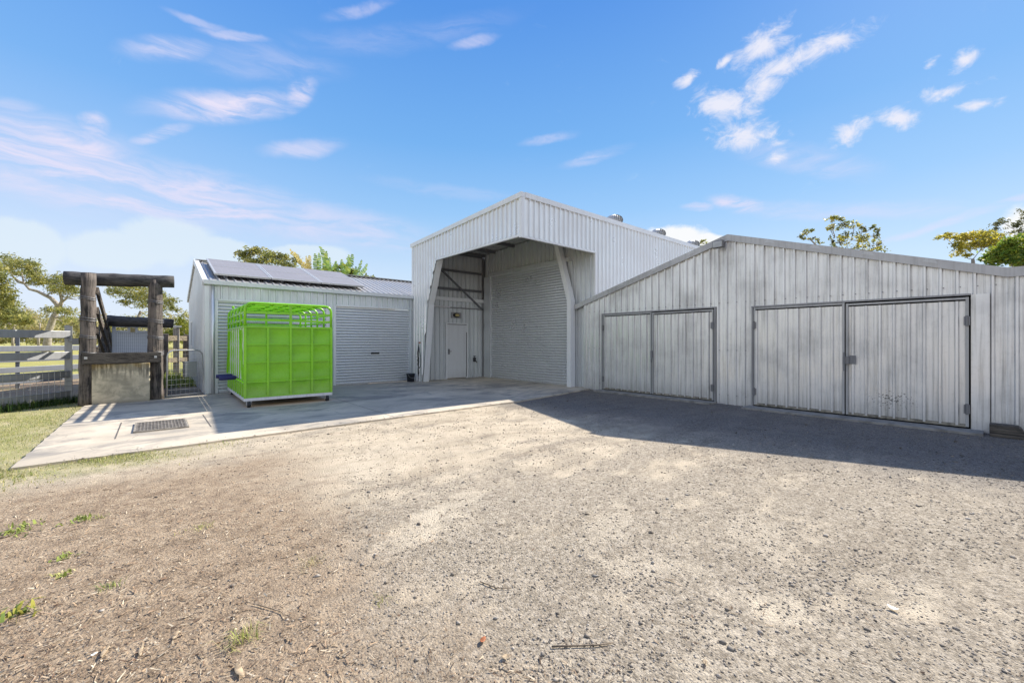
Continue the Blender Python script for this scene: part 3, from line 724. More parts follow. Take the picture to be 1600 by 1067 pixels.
# solar panels on garage roof
sl_ = (GR_ - GE) / (GYR - GY); ln = math.hypot(1, sl_)
def solar(x0, x1, label):
    ya, yb = 14.12, 16.52; za, zb_ = gz(ya) + .16, gz(yb) + .16
    s = thing('solar_panel', label, 'solar panel', ((x0+x1)/2, ya, za), group='solar panels on the garage roof')
    def slab(xa, xb, va, vb, h0, h1):
        n = Vector((0, -sl_, 1)) / ln; P = lambda x, y, h: Vector((x, y, gz(y) + .16)) + n * h
        return [P(xa, va, h0), P(xb, va, h0), P(xb, vb, h0), P(xa, vb, h0), P(xa, va, h1), P(xb, va, h1), P(xb, vb, h1), P(xa, vb, h1)]
    FB = [(3,2,1,0),(4,5,6,7),(0,1,5,4),(1,2,6,5),(2,3,7,6),(3,0,4,7)]
    k = MB(); k.add(slab(x0 + .04, x1 - .04, ya + .04, yb - .04, 0, .03), FB); k.build('cell_glass', M['solar'], s)
    k = MB()
    for q in ((x0, x0 + .04, ya, yb), (x1 - .04, x1, ya, yb), (x0 + .04, x1 - .04, ya, ya + .04), (x0 + .04, x1 - .04, yb - .04, yb), (x0 + .04, x1 - .04, (ya+yb)/2 - .012, (ya+yb)/2 + .012)): k.add(slab(*q, -.015, .036), FB)
    k.build('panel_frame', M['galvlight'], s)
    for y in (14.3, 15.9):
        k = MB(); k.add(slab(x0 - .02, x1 + .02, y - .02, y + .02, -.06, -.017), FB)
        for xx in (x0 + .3, x1 - .3): k.add(slab(xx - .03, xx + .03, y - .03, y + .03, -.15, -.055), FB)
        k.build('mount_rail', M['purlin'], s)
xs = [1.28, 2.68, 4.08, 5.48]
solar(xs[0], xs[1] - .02, 'solar panel nearest the garage left gable end')
solar(xs[1], xs[2] - .02, 'middle solar panel of the garage roof row')
solar(xs[2], xs[3] - .02, 'solar panel at the right end of the garage roof row')

# ------------------------------------------------------------------ green cattle crate
cr = thing('cattle_crate', 'bright lime green steel cattle crate on castors standing on the concrete', 'cattle crate', (1.45, 10.4, 0), R(-.8))
CW, CL = 1.79, 2.95; Z0, Z1, ZM, ZT = .13, .195, 1.71, 2.25
k = MB()
k.b(0, CW, 0, .06, Z0, Z1); k.b(0, CW, CL - .06, CL, Z0, Z1); k.b(0, .06, .06, CL - .06, Z0, Z1); k.b(CW - .06, CW, .06, CL - .06, Z0, Z1)
k.build('base_rail', M['white'], cr, local=True, bevel=.006)
k = MB(); k.b(.03, CW - .03, .03, CL - .03, Z1 - .02, Z1 + .01); k.build('floor', M['galvlight'], cr, local=True)
def sheet(f, a0, a1, z0, z1, na, nz, dent=.02):
    """dished sheet: each bay pillows slightly"""
    vs = []; fs = []; su = 6
    NA, NZ = na * su, nz * su
    for i in range(NA + 1):
        for jz in range(NZ + 1):
            u, v = i / NA, jz / NZ
            h = dent * (abs(math.sin(u * na * math.pi)) * abs(math.sin(v * nz * math.pi)))
            vs.append(f(a0 + (a1 - a0) * u, z0 + (z1 - z0) * v, h))
    for i in range(NA):
        for jz in range(NZ): q = i * (NZ + 1) + jz; fs.append((q, q + NZ + 1, q + NZ + 2, q + 1))
    return vs, fs
for nm, f, L, na in (('front_panel', lambda a, z, h: (a, .035 + h, z), CW, 4), ('side_panel', lambda a, z, h: (CW - .035 - h, a, z), CL, 6), ('back_panel', lambda a, z, h: (a, CL - .035 - h, z), CW, 4)):
    k = MB(); k.add(*sheet(f, .02, L - .02, Z1 + .002, ZM, na, 4)); k.build(nm, M['greenshaded'], cr, smooth=True, local=True)
k = MB(); k.add(*sheet(lambda a, z, h: (.012 + h * .6, a, z), .02, CL - .02, .56, ZM, 6, 3)); k.build('side_panel', M['white'], cr, smooth=True, local=True)
k = MB(); k.add(*sheet(lambda a, z, h: (.05 + h, a, z), .02, CL - .02, Z1 + .002, .47, 6, 1)); k.build('kick_panel', M['white'], cr, smooth=True, local=True)
fm = MB(); t = .045
# front & back grids
for y0, y1 in ((-.004, .05), (CL - .05, CL + .004)):
    for i in range(5):
        x = CW * i / 4; wd = .05 if i in (0, 4) else .045; x = min(max(x, wd / 2 - .002), CW - wd / 2 + .002)
        fm.b(x - wd/2, x + wd/2, y0, y1, Z1 + .001, ZM - .02)
    for z in (.53, .95, 1.335):
        fm.b(.052, CW - .052, y0 + .008, y1 - .008, z - .014, z + .014)
    fm.b(-.003, CW + .003, y0 - .002, y1 + .002, ZM - .019, ZM + .022)
    fm.b(.052, CW - .052, y0 + .004, y1 - .004, Z1 + .002, Z1 + .035)
for x0, x1 in ((-.004, .05), (CW - .05, CW + .004)):
    for i in range(1, 8):
        y = CL * i / 8; fm.b(x0 + .003, x1 - .003, y - .035, y + .035, Z1 + .001, ZM - .02)
    fm.b(x0 - .002, x1 + .002, .054, CL - .054, ZM - .018, ZM + .021)
    for z in ((.50, .56) if x0 < 0 else (.53, .95, 1.335)): fm.b(x0 + .008, x1 - .008, .052, CL - .052, z - .014, z + .014)
fm.bar((-.01, .1, .58), (-.01, .52, 1.66), .012, .05, up=(1, 0, 0)); fm.bar((-.01, CL - .1, .58), (-.01, CL - .55, 1.66), .012, .05, up=(1, 0, 0))
fm.build('frame', M['green'], cr, local=True, bevel=.004)
# hoops
def hoop(y, r=.028):
    rc = .13; pts = [(.025, y, ZM)]
    for a in np.linspace(180, 90, 7): pts.append((.025 + rc + rc * math.cos(R(a)), y, ZT - .03 - rc + rc * math.sin(R(a))))
    for a in np.linspace(90, 0, 7): pts.append((CW - .025 - rc + rc * math.cos(R(a)), y, ZT - .03 - rc + rc * math.sin(R(a))))
    pts.append((CW - .025, y, ZM))
    h = MB(); h.tube(pts, r, 8); h.build('hoop', M['green'], cr, smooth=True, local=True)
for i in range(6): hoop(.025 + (CL - .05) * i / 5, .028 if i in (0, 5) else .024)
for side, x in (('l', .025), ('r', CW - .025)):
    for z in (1.86, 2.02):
        k = MB(); k.b(x - .014, x + .014, .03, CL - .03, z - .022, z + .022); k.build('rail', M['green'], cr, local=True)
for y in (.02, CL - .02):
    for z in (1.86, 2.02):
        k = MB(); k.b(.03, CW - .03, y - .013, y + .013, z - .022, z + .022); k.build('rail', M['green'], cr, local=True)
    k = MB(); k.b(CW/2 - .026, CW/2 + .026, y - .016, y + .016, ZM + .02, ZT - .02); k.build('centre_post', M['green'], cr, local=True)
for x in (.25, .62, CW/2, CW - .62, CW - .25):
    k = MB(); k.b(x - .02, x + .02, .03, CL - .03, ZT - .035, ZT - .005); k.build('roof_bar', M['green'], cr, local=True)
k = MB(); k.lathe((.06, CL - .6, ZT - .02), [(.015, 0), (.03, .02), (.03, .05), (.01, .07)], 10); k.build('lift_lug', M['green'], cr, local=True)
def caster(x, y):
    c_ = bpy.data.objects.new('caster', None); 
    k = MB(); k.b(x - .05, x + .05, y - .05, y + .05, .116, .13); k.b(x - .042, x - .034, y - .06, y + .03, .05, .116); k.b(x + .034, x + .042, y - .06, y + .03, .05, .116)
    f = k.build('caster', M['galvlight'], cr, local=True)
    k = MB(); k.tube([(x - .03, y - .05, .064), (x + .03, y - .05, .064)], .064, 18); k.build('wheel', M['black'], f, smooth=False, local=True)
for x in (.09, CW - .12):
    for y in (.055, CL - .1): caster(x, y)
for y in (1.05, 1.75):
    k = MB(); k.tube([(.01, y, .575), (-.34, y, .565)], .016, 8); bar_ = k.build('handle_bar', M['galv'], cr, local=True)
    k = MB(); k.tube([(-.02, y, .575), (-.035, y, .575), (-.33, y, .566), (-.345, y, .566)], [.035, .047, .047, .035], 14); k.build('blue_pad', M['blue'], bar_, smooth=True, local=True)

# ------------------------------------------------------------------ drain grate
dg = thing('drain_grate', 'rectangular steel drain grate set in the concrete pavement', 'drain grate', (.1, 9.1, 0))
k = MB(); k.b(-.21, .42, 8.64, 9.54, .003, .006); k.build('pit_shade', M['shadeblack'], dg)  # flat dark plate on the slab, painted as shade below the bars
k = MB()
for i in range(15): x = -.20 + .61 * i / 14; k.b(x - .009, x + .009, 8.65, 9.53, .006, .022)
for i in range(12): y = 8.67 + .84 * i / 11; k.b(-.205, .415, y - .022, y + .022, .006, .019)
k.build('bars', m_flat('grate_steel', (.26, .23, .195), .7, .3, .25, 12), dg)
k = MB()
for q in ((-.235, -.21, 8.615, 9.565), (.42, .445, 8.615, 9.565), (-.21, .42, 8.615, 8.64), (-.21, .42, 9.54, 9.565)): k.b(*q, .002, .024)
k.build('rim', m_flat('grate_rim', (.38, .34, .28), .8, .2, .25, 9), dg)

# ------------------------------------------------------------------ loading ramp
lr = thing('loading_ramp', 'old cattle loading ramp of dark logs with a stained concrete face', 'loading ramp', (-.5, 13.2, 0))
def log(name, pts, r, m, seg=16):
    p0, p1 = Vector(pts[0]), Vector(pts[-1]); n = 14; P = []; rs = []
    for i in range(n + 1):
        f = i / n; p = p0.lerp(p1, f); P.append(p + Vector((random.uniform(-.008, .008), random.uniform(-.008, .008), random.uniform(-.008, .008)))); rs.append(r[0] + (r[1] - r[0]) * f)
    k = MB(); k.tube(P, rs, seg, jit=.035); return k.build(name, m, lr, smooth=True)
A = gnd(133, 633, 0); B = gnd(243, 624, 0)
pa = log('post', [(A.x + .02, A.y + .15, -.05), (A.x + .04, A.y + .15, 2.92)], (.145, .122), M['timber'])
pb = log('post', [(B.x, B.y + .12, -.05), (B.x, B.y + .12, 2.9)], (.16, .132), M['timber'])
for pst, q, wr in ((pa, (A.x + .03, A.y + .15), .142), (pb, (B.x, B.y + .12), .156)):
    for z in (2.38, 2.34, 1.92, 1.87, 1.52, 1.48, 1.16, 1.12, 1.09):
        k = MB(); k.tube([(q[0] + wr*math.cos(a), q[1] + wr*math.sin(a), z + .015*math.sin(a*2)) for a in np.linspace(0, 2*math.pi, 21)], .007, 5, cap=False)
        k.build('wire_binding', M['purlin'], pst)
pl_, pr_ = at(99, 434, 9.3), at(272, 441, 10.35)
log('crossbeam', [(pl_.x, pl_.y + .17, 2.82), (pr_.x, pr_.y + .12, 2.88)], (.155, .145), M['logx'])
k = MB(); k.b(A.x + .1, B.x - .1, 13.12, 13.42, -.02, .90); k.build('concrete_face', M['stained'], lr, bevel=.02)
k = MB(); bm0, bm1 = at(128, 562, 9.15), at(246, 560, 10.0)
k.bar((A.x - .06, A.y - .08, 1.02), (B.x + .1, B.y - .09, 1.02), .10, .25); k.build('sill_beam', M['beam'], lr, bevel=.015)
k = MB()
for x in (A.x + .02, B.x - .0): k.box((x, A.y - .14, 1.04), (.05, .02, .05))
k.build('bolt_heads', M['galvlight'], lr)
k = MB(); k.poly([(13.42, -.02), (13.42, .86), (19.5, .05), (19.5, -.02)], lambda y, z: (A.x + .15, y, z), lambda y, z: (B.x - .15, y, z)); k.build('ramp_floor', m_flat('ramp_dirt', (.20, .16, .12), .95), lr)
for z0, h in ((2.55, .16), (2.1, .16), (1.65, .16), (1.2, .16)):
    for xx, lab in ((A.x + .18, None), (B.x - .02, None)):
        if xx > B.x - .1 and z0 > 1.6: continue
        k = MB(); k.bar((xx, 13.25, z0), (xx, 19.0, z0 - 1.55), .05, h); k.build('side_rail', M['plank'], lr)
for x in (A.x + .1, B.x + .05):
    log('post', [(x, 16.0, -.05), (x, 16.0, 1.86)], (.12, .10), M['timber'], 10); log('post', [(x, 19.0, -.05), (x, 19.0, 1.5)], (.12, .10), M['timber'], 10)
log('rear_crossbeam', [(-1.0, 15.9, 1.97), (.44, 15.9, 1.93)], (.15, .13), M['logx'])
gt = thing('race_gate', 'grey tread plate sliding gate inside the log loading ramp', 'gate', (-.5, 16.2, .6))
k = MB(); k.b(-.80, -.12, 16.18, 16.21, .55, 1.66); k.build('tread_panel', M['tread'], gt)
k = MB()
for q in ((-.88, -.80, .5, 1.86), (-.12, -.05, .5, 1.86)): k.b(q[0], q[1], 16.16, 16.23, q[2], q[3])
for z in (1.66, 1.80): k.b(-.80, -.12, 16.165, 16.225, z, z + .05)
k.b(-.56, -.50, 16.13, 16.17, 1.62, 1.9); k.b(-.40, -.34, 16.13, 16.17, 1.62, 1.9)
k.build('gate_frame', M['gatesteel'], gt)
k = MB(); k.b(-.50, -.40, 16.12, 16.16, 1.67, 1.78); k.build('label_plate', M['lens'], gt)

# ------------------------------------------------------------------ mesh gate by garage
mg = thing('mesh_gate', 'low round-topped wire mesh gate between the log ramp and the garage', 'gate', (.6, 13.55, 0))
G0, G1 = Vector((.25, 13.40, .06)), Vector((.985, 13.68, .06)); gd = (G1 - G0); gl = Vector((gd.x, gd.y, 0)).length; gu = Vector((gd.x, gd.y, 0)) / gl
gpt = lambda u, z: (G0.x + gu.x * u, G0.y + gu.y * u, z)
pts = [gpt(0, .06), gpt(0, 1.02)] + [gpt(.16 - .16 * math.cos(R(a)), 1.02 + .16 * math.sin(R(a))) for a in (30, 60, 90)] + [gpt(gl - .16 + .16 * math.sin(R(a)), 1.02 + .16 * math.cos(R(a))) for a in (0, 30, 60, 90)] + [gpt(gl, .06), gpt(0, .06)]
k = MB(); k.tube(pts, .017, 8); k.build('gate_frame', M['fence'], mg, smooth=True)
k = MB()
for i in range(1, 8): u = gl * i / 8; k.bar(gpt(u, .07), gpt(u, 1.16), .005, .005)
for i in range(1, 9): z = .07 + .125 * i; k.bar(gpt(0, z), gpt(gl, z), .005, .005)
k.build('wire_mesh', M['wire'], mg)
sb = thing('steel_box', 'small grey steel box hung behind the round-topped mesh gate', 'box', (.8, 13.75, .6))
k = MB(); bc = gpt(gl * .66, .68); k.box((bc[0] - .02, bc[1] + .10, .68), (.26, .14, .38), math.atan2(gu.y, gu.x)); k.build('box_body', M['fence'], sb, bevel=.006)
k = MB(); k.box((bc[0] - .02, bc[1] + .10, .875), (.28, .16, .02), math.atan2(gu.y, gu.x)); k.build('lid', M['fence'], sb)

# ------------------------------------------------------------------ fences
def metal_fence(name, label, p0, p1, rails, posts, rm, mesh=None, rh=.165, ztop=1.78):
    p0, p1 = Vector((*p0, 0)), Vector((*p1, 0)); L = (p1 - p0).length; u = (p1 - p0) / L; nrm = Vector((-u.y, u.x, 0))
    if nrm.dot(-p0) < 0: nrm = -nrm
    t = thing(name, label, 'fence', p0)
    for z in rails:
        k = MB(); k.bar(p0 + Vector((0, 0, z)) + nrm * .045, p1 + Vector((0, 0, z)) + nrm * .045, .04, rh); k.build('rail', rm, t, bevel=.008)
    for s_ in posts:
        q = p0 + u * s_
        k = MB(); k.bar(q + Vector((0, 0, -.05)) - nrm * .03, q + Vector((0, 0, ztop)) - nrm * .03, .08, .08); k.build('post', rm, t)
    if mesh:
        k = MB(); n = int(L / .115)
        for i in range(n + 1): q = p0 + u * (L * i / n) + nrm * .072; k.bar(q + Vector((0, 0, -.02)), q + Vector((0, 0, mesh)), .008, .008)
        for i in range(int(mesh / .115) + 1): z = .02 + i * .115; k.bar(p0 + nrm * .078 + Vector((0, 0, z)), p1 + nrm * .078 + Vector((0, 0, z)), .008, .008)
        k.build('wire_mesh', M['wire'], t)
    return t
fa = gnd(107, 627, 0); fb = gnd(0, 641, 0); fdir = (fb - fa).normalized()
f1 = metal_fence('steel_fence', 'nearer grey steel rail fence with weldmesh along its foot beside the log ramp', (fa.x, fa.y), (fa + fdir * 5.5)[:2], (1.56, 1.08, .64, .17), (0, 2.6, 5.2), M['fence'], mesh=.74)
k = MB(); q = fa; k.bar((q.x + .02, q.y - .02, -.05), (q.x + .02, q.y - .02, 1.76), .07, .09); k.build('post', M['fence'], f1)
k = MB(); k.bar((fa.x, fa.y, 1.43), (A.x - .12, A.y + .2, 1.40), .04, .05); k.box((A.x - .16, A.y + .15, 1.40), (.10, .08, .14)); k.build('hinge', M['purlin'], f1)
fc = gnd(128, 596, 0); 
metal_fence('steel_fence', 'farther dull grey steel rail fence across the bare yard', (fc.x + .9, fc.y + .8), (fc + fdir * 7.5)[:2], (1.18, .86, .54, .20), (.2, 3.1, 5.35, 5.85), M['fencedark'], rh=.17, ztop=1.72)
# timber fence seen past the ramp
tf = thing('timber_fence', 'old timber post and rail fence behind the mesh gate', 'fence', (.3, 19, 0))
def tpost(px, y, h, wd, m):
    r = ray(px, 0); x = r.x * y / r.y; k = MB(); k.box((x, y, h / 2), (wd, wd, h)); k.build('post', m, tf, bevel=.02); return x
xa = tpost(275.5, 21.6, 1.95, .2, M['bark']); xb = tpost(291.5, 21.9, 1.68, .22, M['timber']); xc = tpost(258, 21.2, 1.7, .2, M['timber'])
for z, h in ((1.53, .20), (1.06, .10), (.66, .18)):
    k = MB(); k.bar((xc - .6, 20.85, z), (xb, 21.75, z), .05, h); k.build('rail', M['railwood'], tf)
k = MB(); k.bar((xc - .6, 20.8, 2.0), (xa + .15, 21.5, 2.0), .06, .07); k.build('top_pipe', M['fencedark'], tf)

# ------------------------------------------------------------------ trees
def leaves(n_per, clumps, size, cols, flat=.7):
    """clumps: (center, rx, rz, weight)"""
    Vs = []; Ts = []; size = size * .74; n_per = n_per * 1.6
    for (c, rx, rz, wgt) in clumps:
        n = max(6, int(n_per * wgt))
        # leaves gather in sub-sprays
        ns = max(4, n // 14); d = rng.normal(size=(ns, 3)); d /= np.linalg.norm(d, axis=1)[:, None]
        sc = d * (rng.random(ns)[:, None] ** .4) * 1.15 * np.array([rx, rx, rz])
        idx = rng.integers(0, ns, n)
        P = np.array(c) + sc[idx] + rng.normal(size=(n, 3)) * np.array([rx, rx, rz]) * .27
        s = size * (.6 + .8 * rng.random(n))
        a = rng.normal(size=(n, 3)); a[:, 2] *= flat; a /= np.linalg.norm(a, axis=1)[:, None]
        b = np.cross(a, rng.normal(size=(n, 3))); b /= np.linalg.norm(b, axis=1)[:, None]
        a *= s[:, None]; b *= (s * .42)[:, None]
        Vs.append(np.stack([P - a, P + b, P + a, P - b], 1).reshape(-1, 3))
        base = np.array(cols)[rng.integers(0, len(cols), ns)][idx] * (.7 + .6 * rng.random(n))[:, None]
        Ts.append(base)
    V = np.concatenate(Vs); k = len(V) // 4
    return V, np.arange(k * 4).reshape(k, 4), np.concatenate(Ts)
GUM = [(.34, .34, .10), (.25, .27, .085), (.43, .39, .12), (.17, .19, .07)]
YEL = [(.52, .45, .05), (.42, .38, .06), (.32, .31, .07), (.58, .48, .08)]
GRN = [(.15, .25, .035), (.23, .31, .045), (.08, .14, .025), (.34, .36, .06)]
PALE = [(.44, .40, .19), (.36, .33, .16), (.50, .43, .21), (.30, .29, .15)]
def curve(p, q, bend, n=7):
    p, q = Vector(p), Vector(q); return [p.lerp(q, i/(n-1)) + Vector(bend) * math.sin(math.pi * i/(n-1)) + Vector((random.uniform(-1,1), random.uniform(-1,1), random.uniform(-1,1))) * (q-p).length * .018 * (0 < i < n-1) for i in range(n)]
def tree(name, label, cat, trunk, clumps, size, n_per, cols, r0=.3, group=None, limb=None, bark='bark', forks=None):
    """trunk: list of points; clumps: list (center, rx, rz, w)"""
    t = thing(name, label, cat, trunk[0], group=group)
    k = MB(); nt_ = len(trunk)
    k.tube(trunk, [r0 * (1 - .55 * i / max(1, nt_-1)) for i in range(nt_)], 9, jit=.06)
    nodes = [Vector(p) for p in trunk[nt_//2:]] + [Vector(p) for p in (forks or [])]
    order = sorted(clumps, key=lambda c: (Vector(c[0]) - Vector(trunk[-1])).length)
    for (c, rx, rz, wgt) in order:
        c = Vector(c); tgt = c - Vector((0, 0, rz * .35))
        src = min(nodes, key=lambda q: (q - tgt).length + max(0, q.z - tgt.z) * 1.5)
        dist = (tgt - src).length
        cv = curve(src, tgt, (0, 0, -dist * .08), 7)
        rr = r0 * .34 * min(1, .35 + dist / 9)
        k.tube(cv, [rr * (1 - .75 * i/6) for i in range(7)], 6)
        nodes += [Vector(cv[3]), Vector(cv[5])]
        for _ in range(5):
            e = c + Vector((random.uniform(-1,1) * rx, random.uniform(-1,1) * rx, random.uniform(-.3,.9) * rz)) * .8
            s0 = cv[random.randint(3, 6)]
            k.tube(curve(s0, e, (0, 0, -.05 * rx), 4), [rr * .3, rr * .22, rr * .15, rr * .06], 4)
    k.build('trunk', M[bark], t, smooth=True)
    V, F, T = leaves(n_per, clumps, size, cols)
    np_mesh('crown', V, F, M['leaf'], T, t)
    return t
def cl(px, py, dep, rpx, rpy, wgt=1.0, jd=2.0):
    p = at(px, py, dep + random.uniform(-jd, jd)); return (p, rpx * dep / FPX, rpy * dep / FPX, wgt)
d = 50
tree('gum_tree', 'leaning gum tree with bare grey limbs left of the log ramp', 'tree',
     [gnd(72, 533.5 + (H + .03) * FPX / d), at(74, 535, d), at(77, 515, d), at(84, 495, d), at(92, 482, d), at(93, 478, d)],
     [cl(22, 408, d, 18, 8, 1.3), cl(38, 412, d, 14, 7), cl(10, 418, d, 14, 7), cl(50, 420, d, 7, 9), cl(25, 427, d, 8, 4, .5), cl(52, 427, d, 12, 6, .9), cl(64, 436, d, 10, 6, .7), cl(54, 441, d, 8, 5, .6),
      cl(76, 441, d, 12, 6), cl(92, 437, d, 14, 8, 1.3), cl(108, 442, d, 12, 10), cl(84, 452, d, 8, 6, .5), cl(100, 452, d, 16, 6, .9), cl(116, 455, d, 10, 9, .8), cl(80, 484, d, 9, 5, .6), cl(106, 485, d, 14, 6, .9), cl(100, 500, d, 12, 7, .8)],
     .15, 460, GUM, .42, forks=[at(70, 462, d), at(58, 456, d), at(45, 452, d), at(36, 442, d), at(96, 470, d)])
# the long leaning limb is part of the tree's clumps via forks; draw it
lt_ = [o for o in C.objects if o.name == 'gum_tree'][0]
k = MB(); k.tube([at(92, 481, d), at(88, 474, d), at(80, 466, d), at(70, 461, d), at(58, 455, d), at(46, 452, d), at(37, 442, d), at(34, 425, d)], [.25, .24, .21, .19, .16, .13, .10, .06], 8); k.tube([at(37, 443, d), at(28, 441, d), at(20, 432, d), at(14, 420, d)], [.12, .1, .08, .05], 6)
k.tube([at(93, 480, d), at(97, 470, d), at(93, 455, d), at(98, 440, d)], [.22, .17, .12, .05], 7); k.tube([at(97, 471, d), at(105, 466, d), at(120, 468, d)], [.15, .09, .05], 6)
k.build('limb', M['bark'], lt_, smooth=True)
d = 38
tree('gum_tree', 'dense olive gum tree at the far left edge of the picture', 'tree', [gnd(-30, 533.5 + 1.43*FPX/d), at(-30, 520, d), at(-26, 490, d), at(-22, 460, d)],
     [cl(-10, 420, d, 14, 12), cl(2, 440, d, 12, 14, 1.2), cl(8, 462, d, 12, 12, 1.2), cl(-8, 480, d, 18, 14, 1.3), cl(14, 478, d, 14, 9, 1.1), cl(26, 492, d, 13, 9), cl(10, 500, d, 18, 10, 1.2), cl(36, 500, d, 10, 8, .8), cl(-25, 440, d, 16, 16)], .15, 520, GUM, .3)
d = 46
tree('gum_tree', 'spreading gum tree framed between the two log posts of the ramp', 'tree', [gnd(212, 533.5 + 1.43*FPX/d), at(211, 515, d), at(215, 498, d), at(220, 486, d)],
     [cl(190, 450, d, 14, 6), cl(178, 456, d, 9, 5, .7), cl(207, 447, d, 14, 5), cl(224, 449, d, 15, 6), cl(200, 461, d, 15, 7), cl(216, 463, d, 14, 8), cl(234, 458, d, 14, 8), cl(250, 462, d, 10, 7), cl(265, 471, d, 10, 6, .8), cl(256, 479, d, 12, 6, .8), cl(226, 475, d, 14, 6, .8), cl(243, 470, d, 12, 7), cl(196, 473, d, 8, 4, .5), cl(272, 482, d, 5, 4, .4)],
     .14, 380, GUM, .25, forks=[at(206, 482, d), at(230, 478, d)])
d = 34
tree('green_shrub', 'rounded yellow-green shrub just left of the garage gable wall', 'shrub', [gnd(288, 533.5 + 1.43*FPX/d), at(288, 530, d), at(288, 515, d)],
     [cl(288, 505, d, 9, 8, 1.3, .5), cl(280, 515, d, 9, 9, 1.2, .5), cl(294, 516, d, 9, 10, 1.2, .5), cl(270, 520, d, 8, 8, 1, .5), cl(284, 527, d, 14, 7, 1.2, .5), cl(262, 526, d, 10, 7, 1, .5)], .13, 240, [(.22, .24, .035), (.15, .19, .03), (.28, .28, .05)], .12)
# far wood behind the paddock
d = 95
cls = []
for px in np.arange(-60, 330, 9): cls.append(cl(px, 505 + random.uniform(-9, 12), d, 10, 12, 1.0, 12)); cls.append(cl(px, 518 + random.uniform(-4, 4), d, 11, 9, .9, 12)); cls.append(cl(px + 4, 530, d, 10, 6, .8, 12))
V, F, T = leaves(170, cls, .34, PALE + GUM[:2])
wd_ = np_mesh('distant_wood', V, F, M['leaf'], T); tag(wd_, 'pale olive belt of distant gum woodland beyond the paddock', 'woodland', kind='stuff')
for i, (px, dd, hpx, lab) in enumerate(((60, 70, 62, 'thin pale gum seen over the steel fence beside the leaning gum trunk'), (20, 75, 58, 'thin pale gum seen over the left part of the steel fence'), (128, 62, 60, 'slim gum seen close beside the left log post'))):
    g0 = gnd(px, 533.5 + 1.43*FPX/dd)
    tree('gum_tree', lab, 'tree', [g0, at(px, 530, dd), at(px + 2, 515, dd), at(px + 3, 505, dd)], [cl(px + random.uniform(-16, 16), 500 + random.uniform(-10, 14), dd, 10, 7, .8) for _ in range(8)], .24, 190, PALE, .2)
# behind garage
d = 27
tree('gum_tree', 'bushy gum showing above the solar panels of the garage', 'tree', [gnd(420, 533.5 + 1.43*FPX/d), at(420, 500, d), at(418, 450, d), at(416, 425, d)],
     [cl(380, 400, d, 9, 7, .8, .8), cl(392, 394, d, 8, 6, .8, .8), cl(404, 392, d, 8, 5, .7, .8), cl(417, 402, d, 14, 8, 1.3, .8), cl(430, 402, d, 9, 7, .9, .8), cl(442, 404, d, 7, 8, .7, .8), cl(450, 414, d, 12, 6, .8, .8), cl(400, 410, d, 16, 6, 1, .8), cl(462, 408, d, 8, 7, .6, .8), cl(425, 418, d, 30, 6, 1, .8), cl(385, 412, d, 12, 6, .7, .8)], .13, 190, GUM, .2)
tree('leafy_shrub', 'mixed olive and lime foliage behind the garage ridge below the banana leaves', 'shrub', [gnd(545, 533.5 + 1.43*FPX/26), at(545, 490, 26), at(545, 445, 26)],
     [cl(500, 432, 26, 12, 6, 1, .8), cl(518, 427, 26, 12, 7, 1.1, .8), cl(535, 431, 26, 12, 6, 1.1, .8), cl(552, 435, 26, 12, 6, 1, .8), cl(534, 417, 26, 8, 4, .7, .8), cl(575, 435, 26, 10, 4, .8, .8), cl(590, 441, 26, 9, 4, .7, .8), cl(562, 441, 26, 14, 4, 1, .8), cl(598, 443, 26, 5, 4, .5, .8), cl(545, 425, 26, 10, 4, .8, .8)], .14, 200, [(.26, .27, .04), (.18, .22, .04), (.14, .15, .05), (.34, .36, .03)], .15)
def banana(name, label, base_px, dep, lv):
    g0 = gnd(base_px, 533.5 + 1.43*FPX/dep); t = thing(name, label, 'banana plant', g0, group='banana plants behind the garage')
    k = MB(); top = at(base_px, 432, dep); k.tube([g0, g0.lerp(top, .5), top], [.16, .13, .08], 9); k.build('stem', m_flat('banana_stem%d' % len(bpy.data.materials), (.25, .26, .09), .6), t, smooth=True)
    for (x0, y0, x1, y1, wpx, bend, dry) in lv:
        p, q = at(x0, y0, dep), at(x1, y1, dep + random.uniform(-1, 1)); n = 13; mid = curve(p, q, (RT * bend)[:], n)
        V = []; F = []; T = []; sd = (q - p).normalized().cross(FW).normalized(); wd2 = 1.3 * wpx * dep / FPX
        sd = (sd + FW * random.uniform(-.5, .5)).normalized()
        for i in range(n - 1):
            f0, f1 = i/(n-1), (i+1)/(n-1)
            a = mid[i]; b2 = mid[i].lerp(mid[i+1], .82)
            prof = lambda f: wd2 * (.25 + .75 * math.sin(math.pi * min(1, f*.95 + .08)) ** .6) * (.75 + .5 * random.random())
            for sgn in (-1, 1):
                w0, w1 = prof(f0), prof(f1); o_ = len(V); dr_ = Vector((0, 0, -.25 * w0))
                tip = (mid[i+1] - mid[i]) * .35
                V += [a, b2, b2 + sd * sgn * w1 + dr_ + tip, a + sd * sgn * w0 + dr_ + tip]; F.append([o_, o_+1, o_+2, o_+3])
                c0 = np.array([(.55, .46, .18) if dry else random.choice([(.24, .36, .09), (.17, .28, .08), (.34, .42, .10)])][0]); T.append(c0 * random.uniform(.8, 1.2))
        lf = np_mesh('leaf', np.array([v[:] for v in V]), np.array(F), M['blade'], np.array(T), t)
        k = MB(); k.tube(mid, [.03 * (1 - .7*i/(n-1)) for i in range(n)], 5); k.build('midrib', m_flat('midrib%d' % len(bpy.data.materials), (.35, .34, .14), .6), lf) if False else None
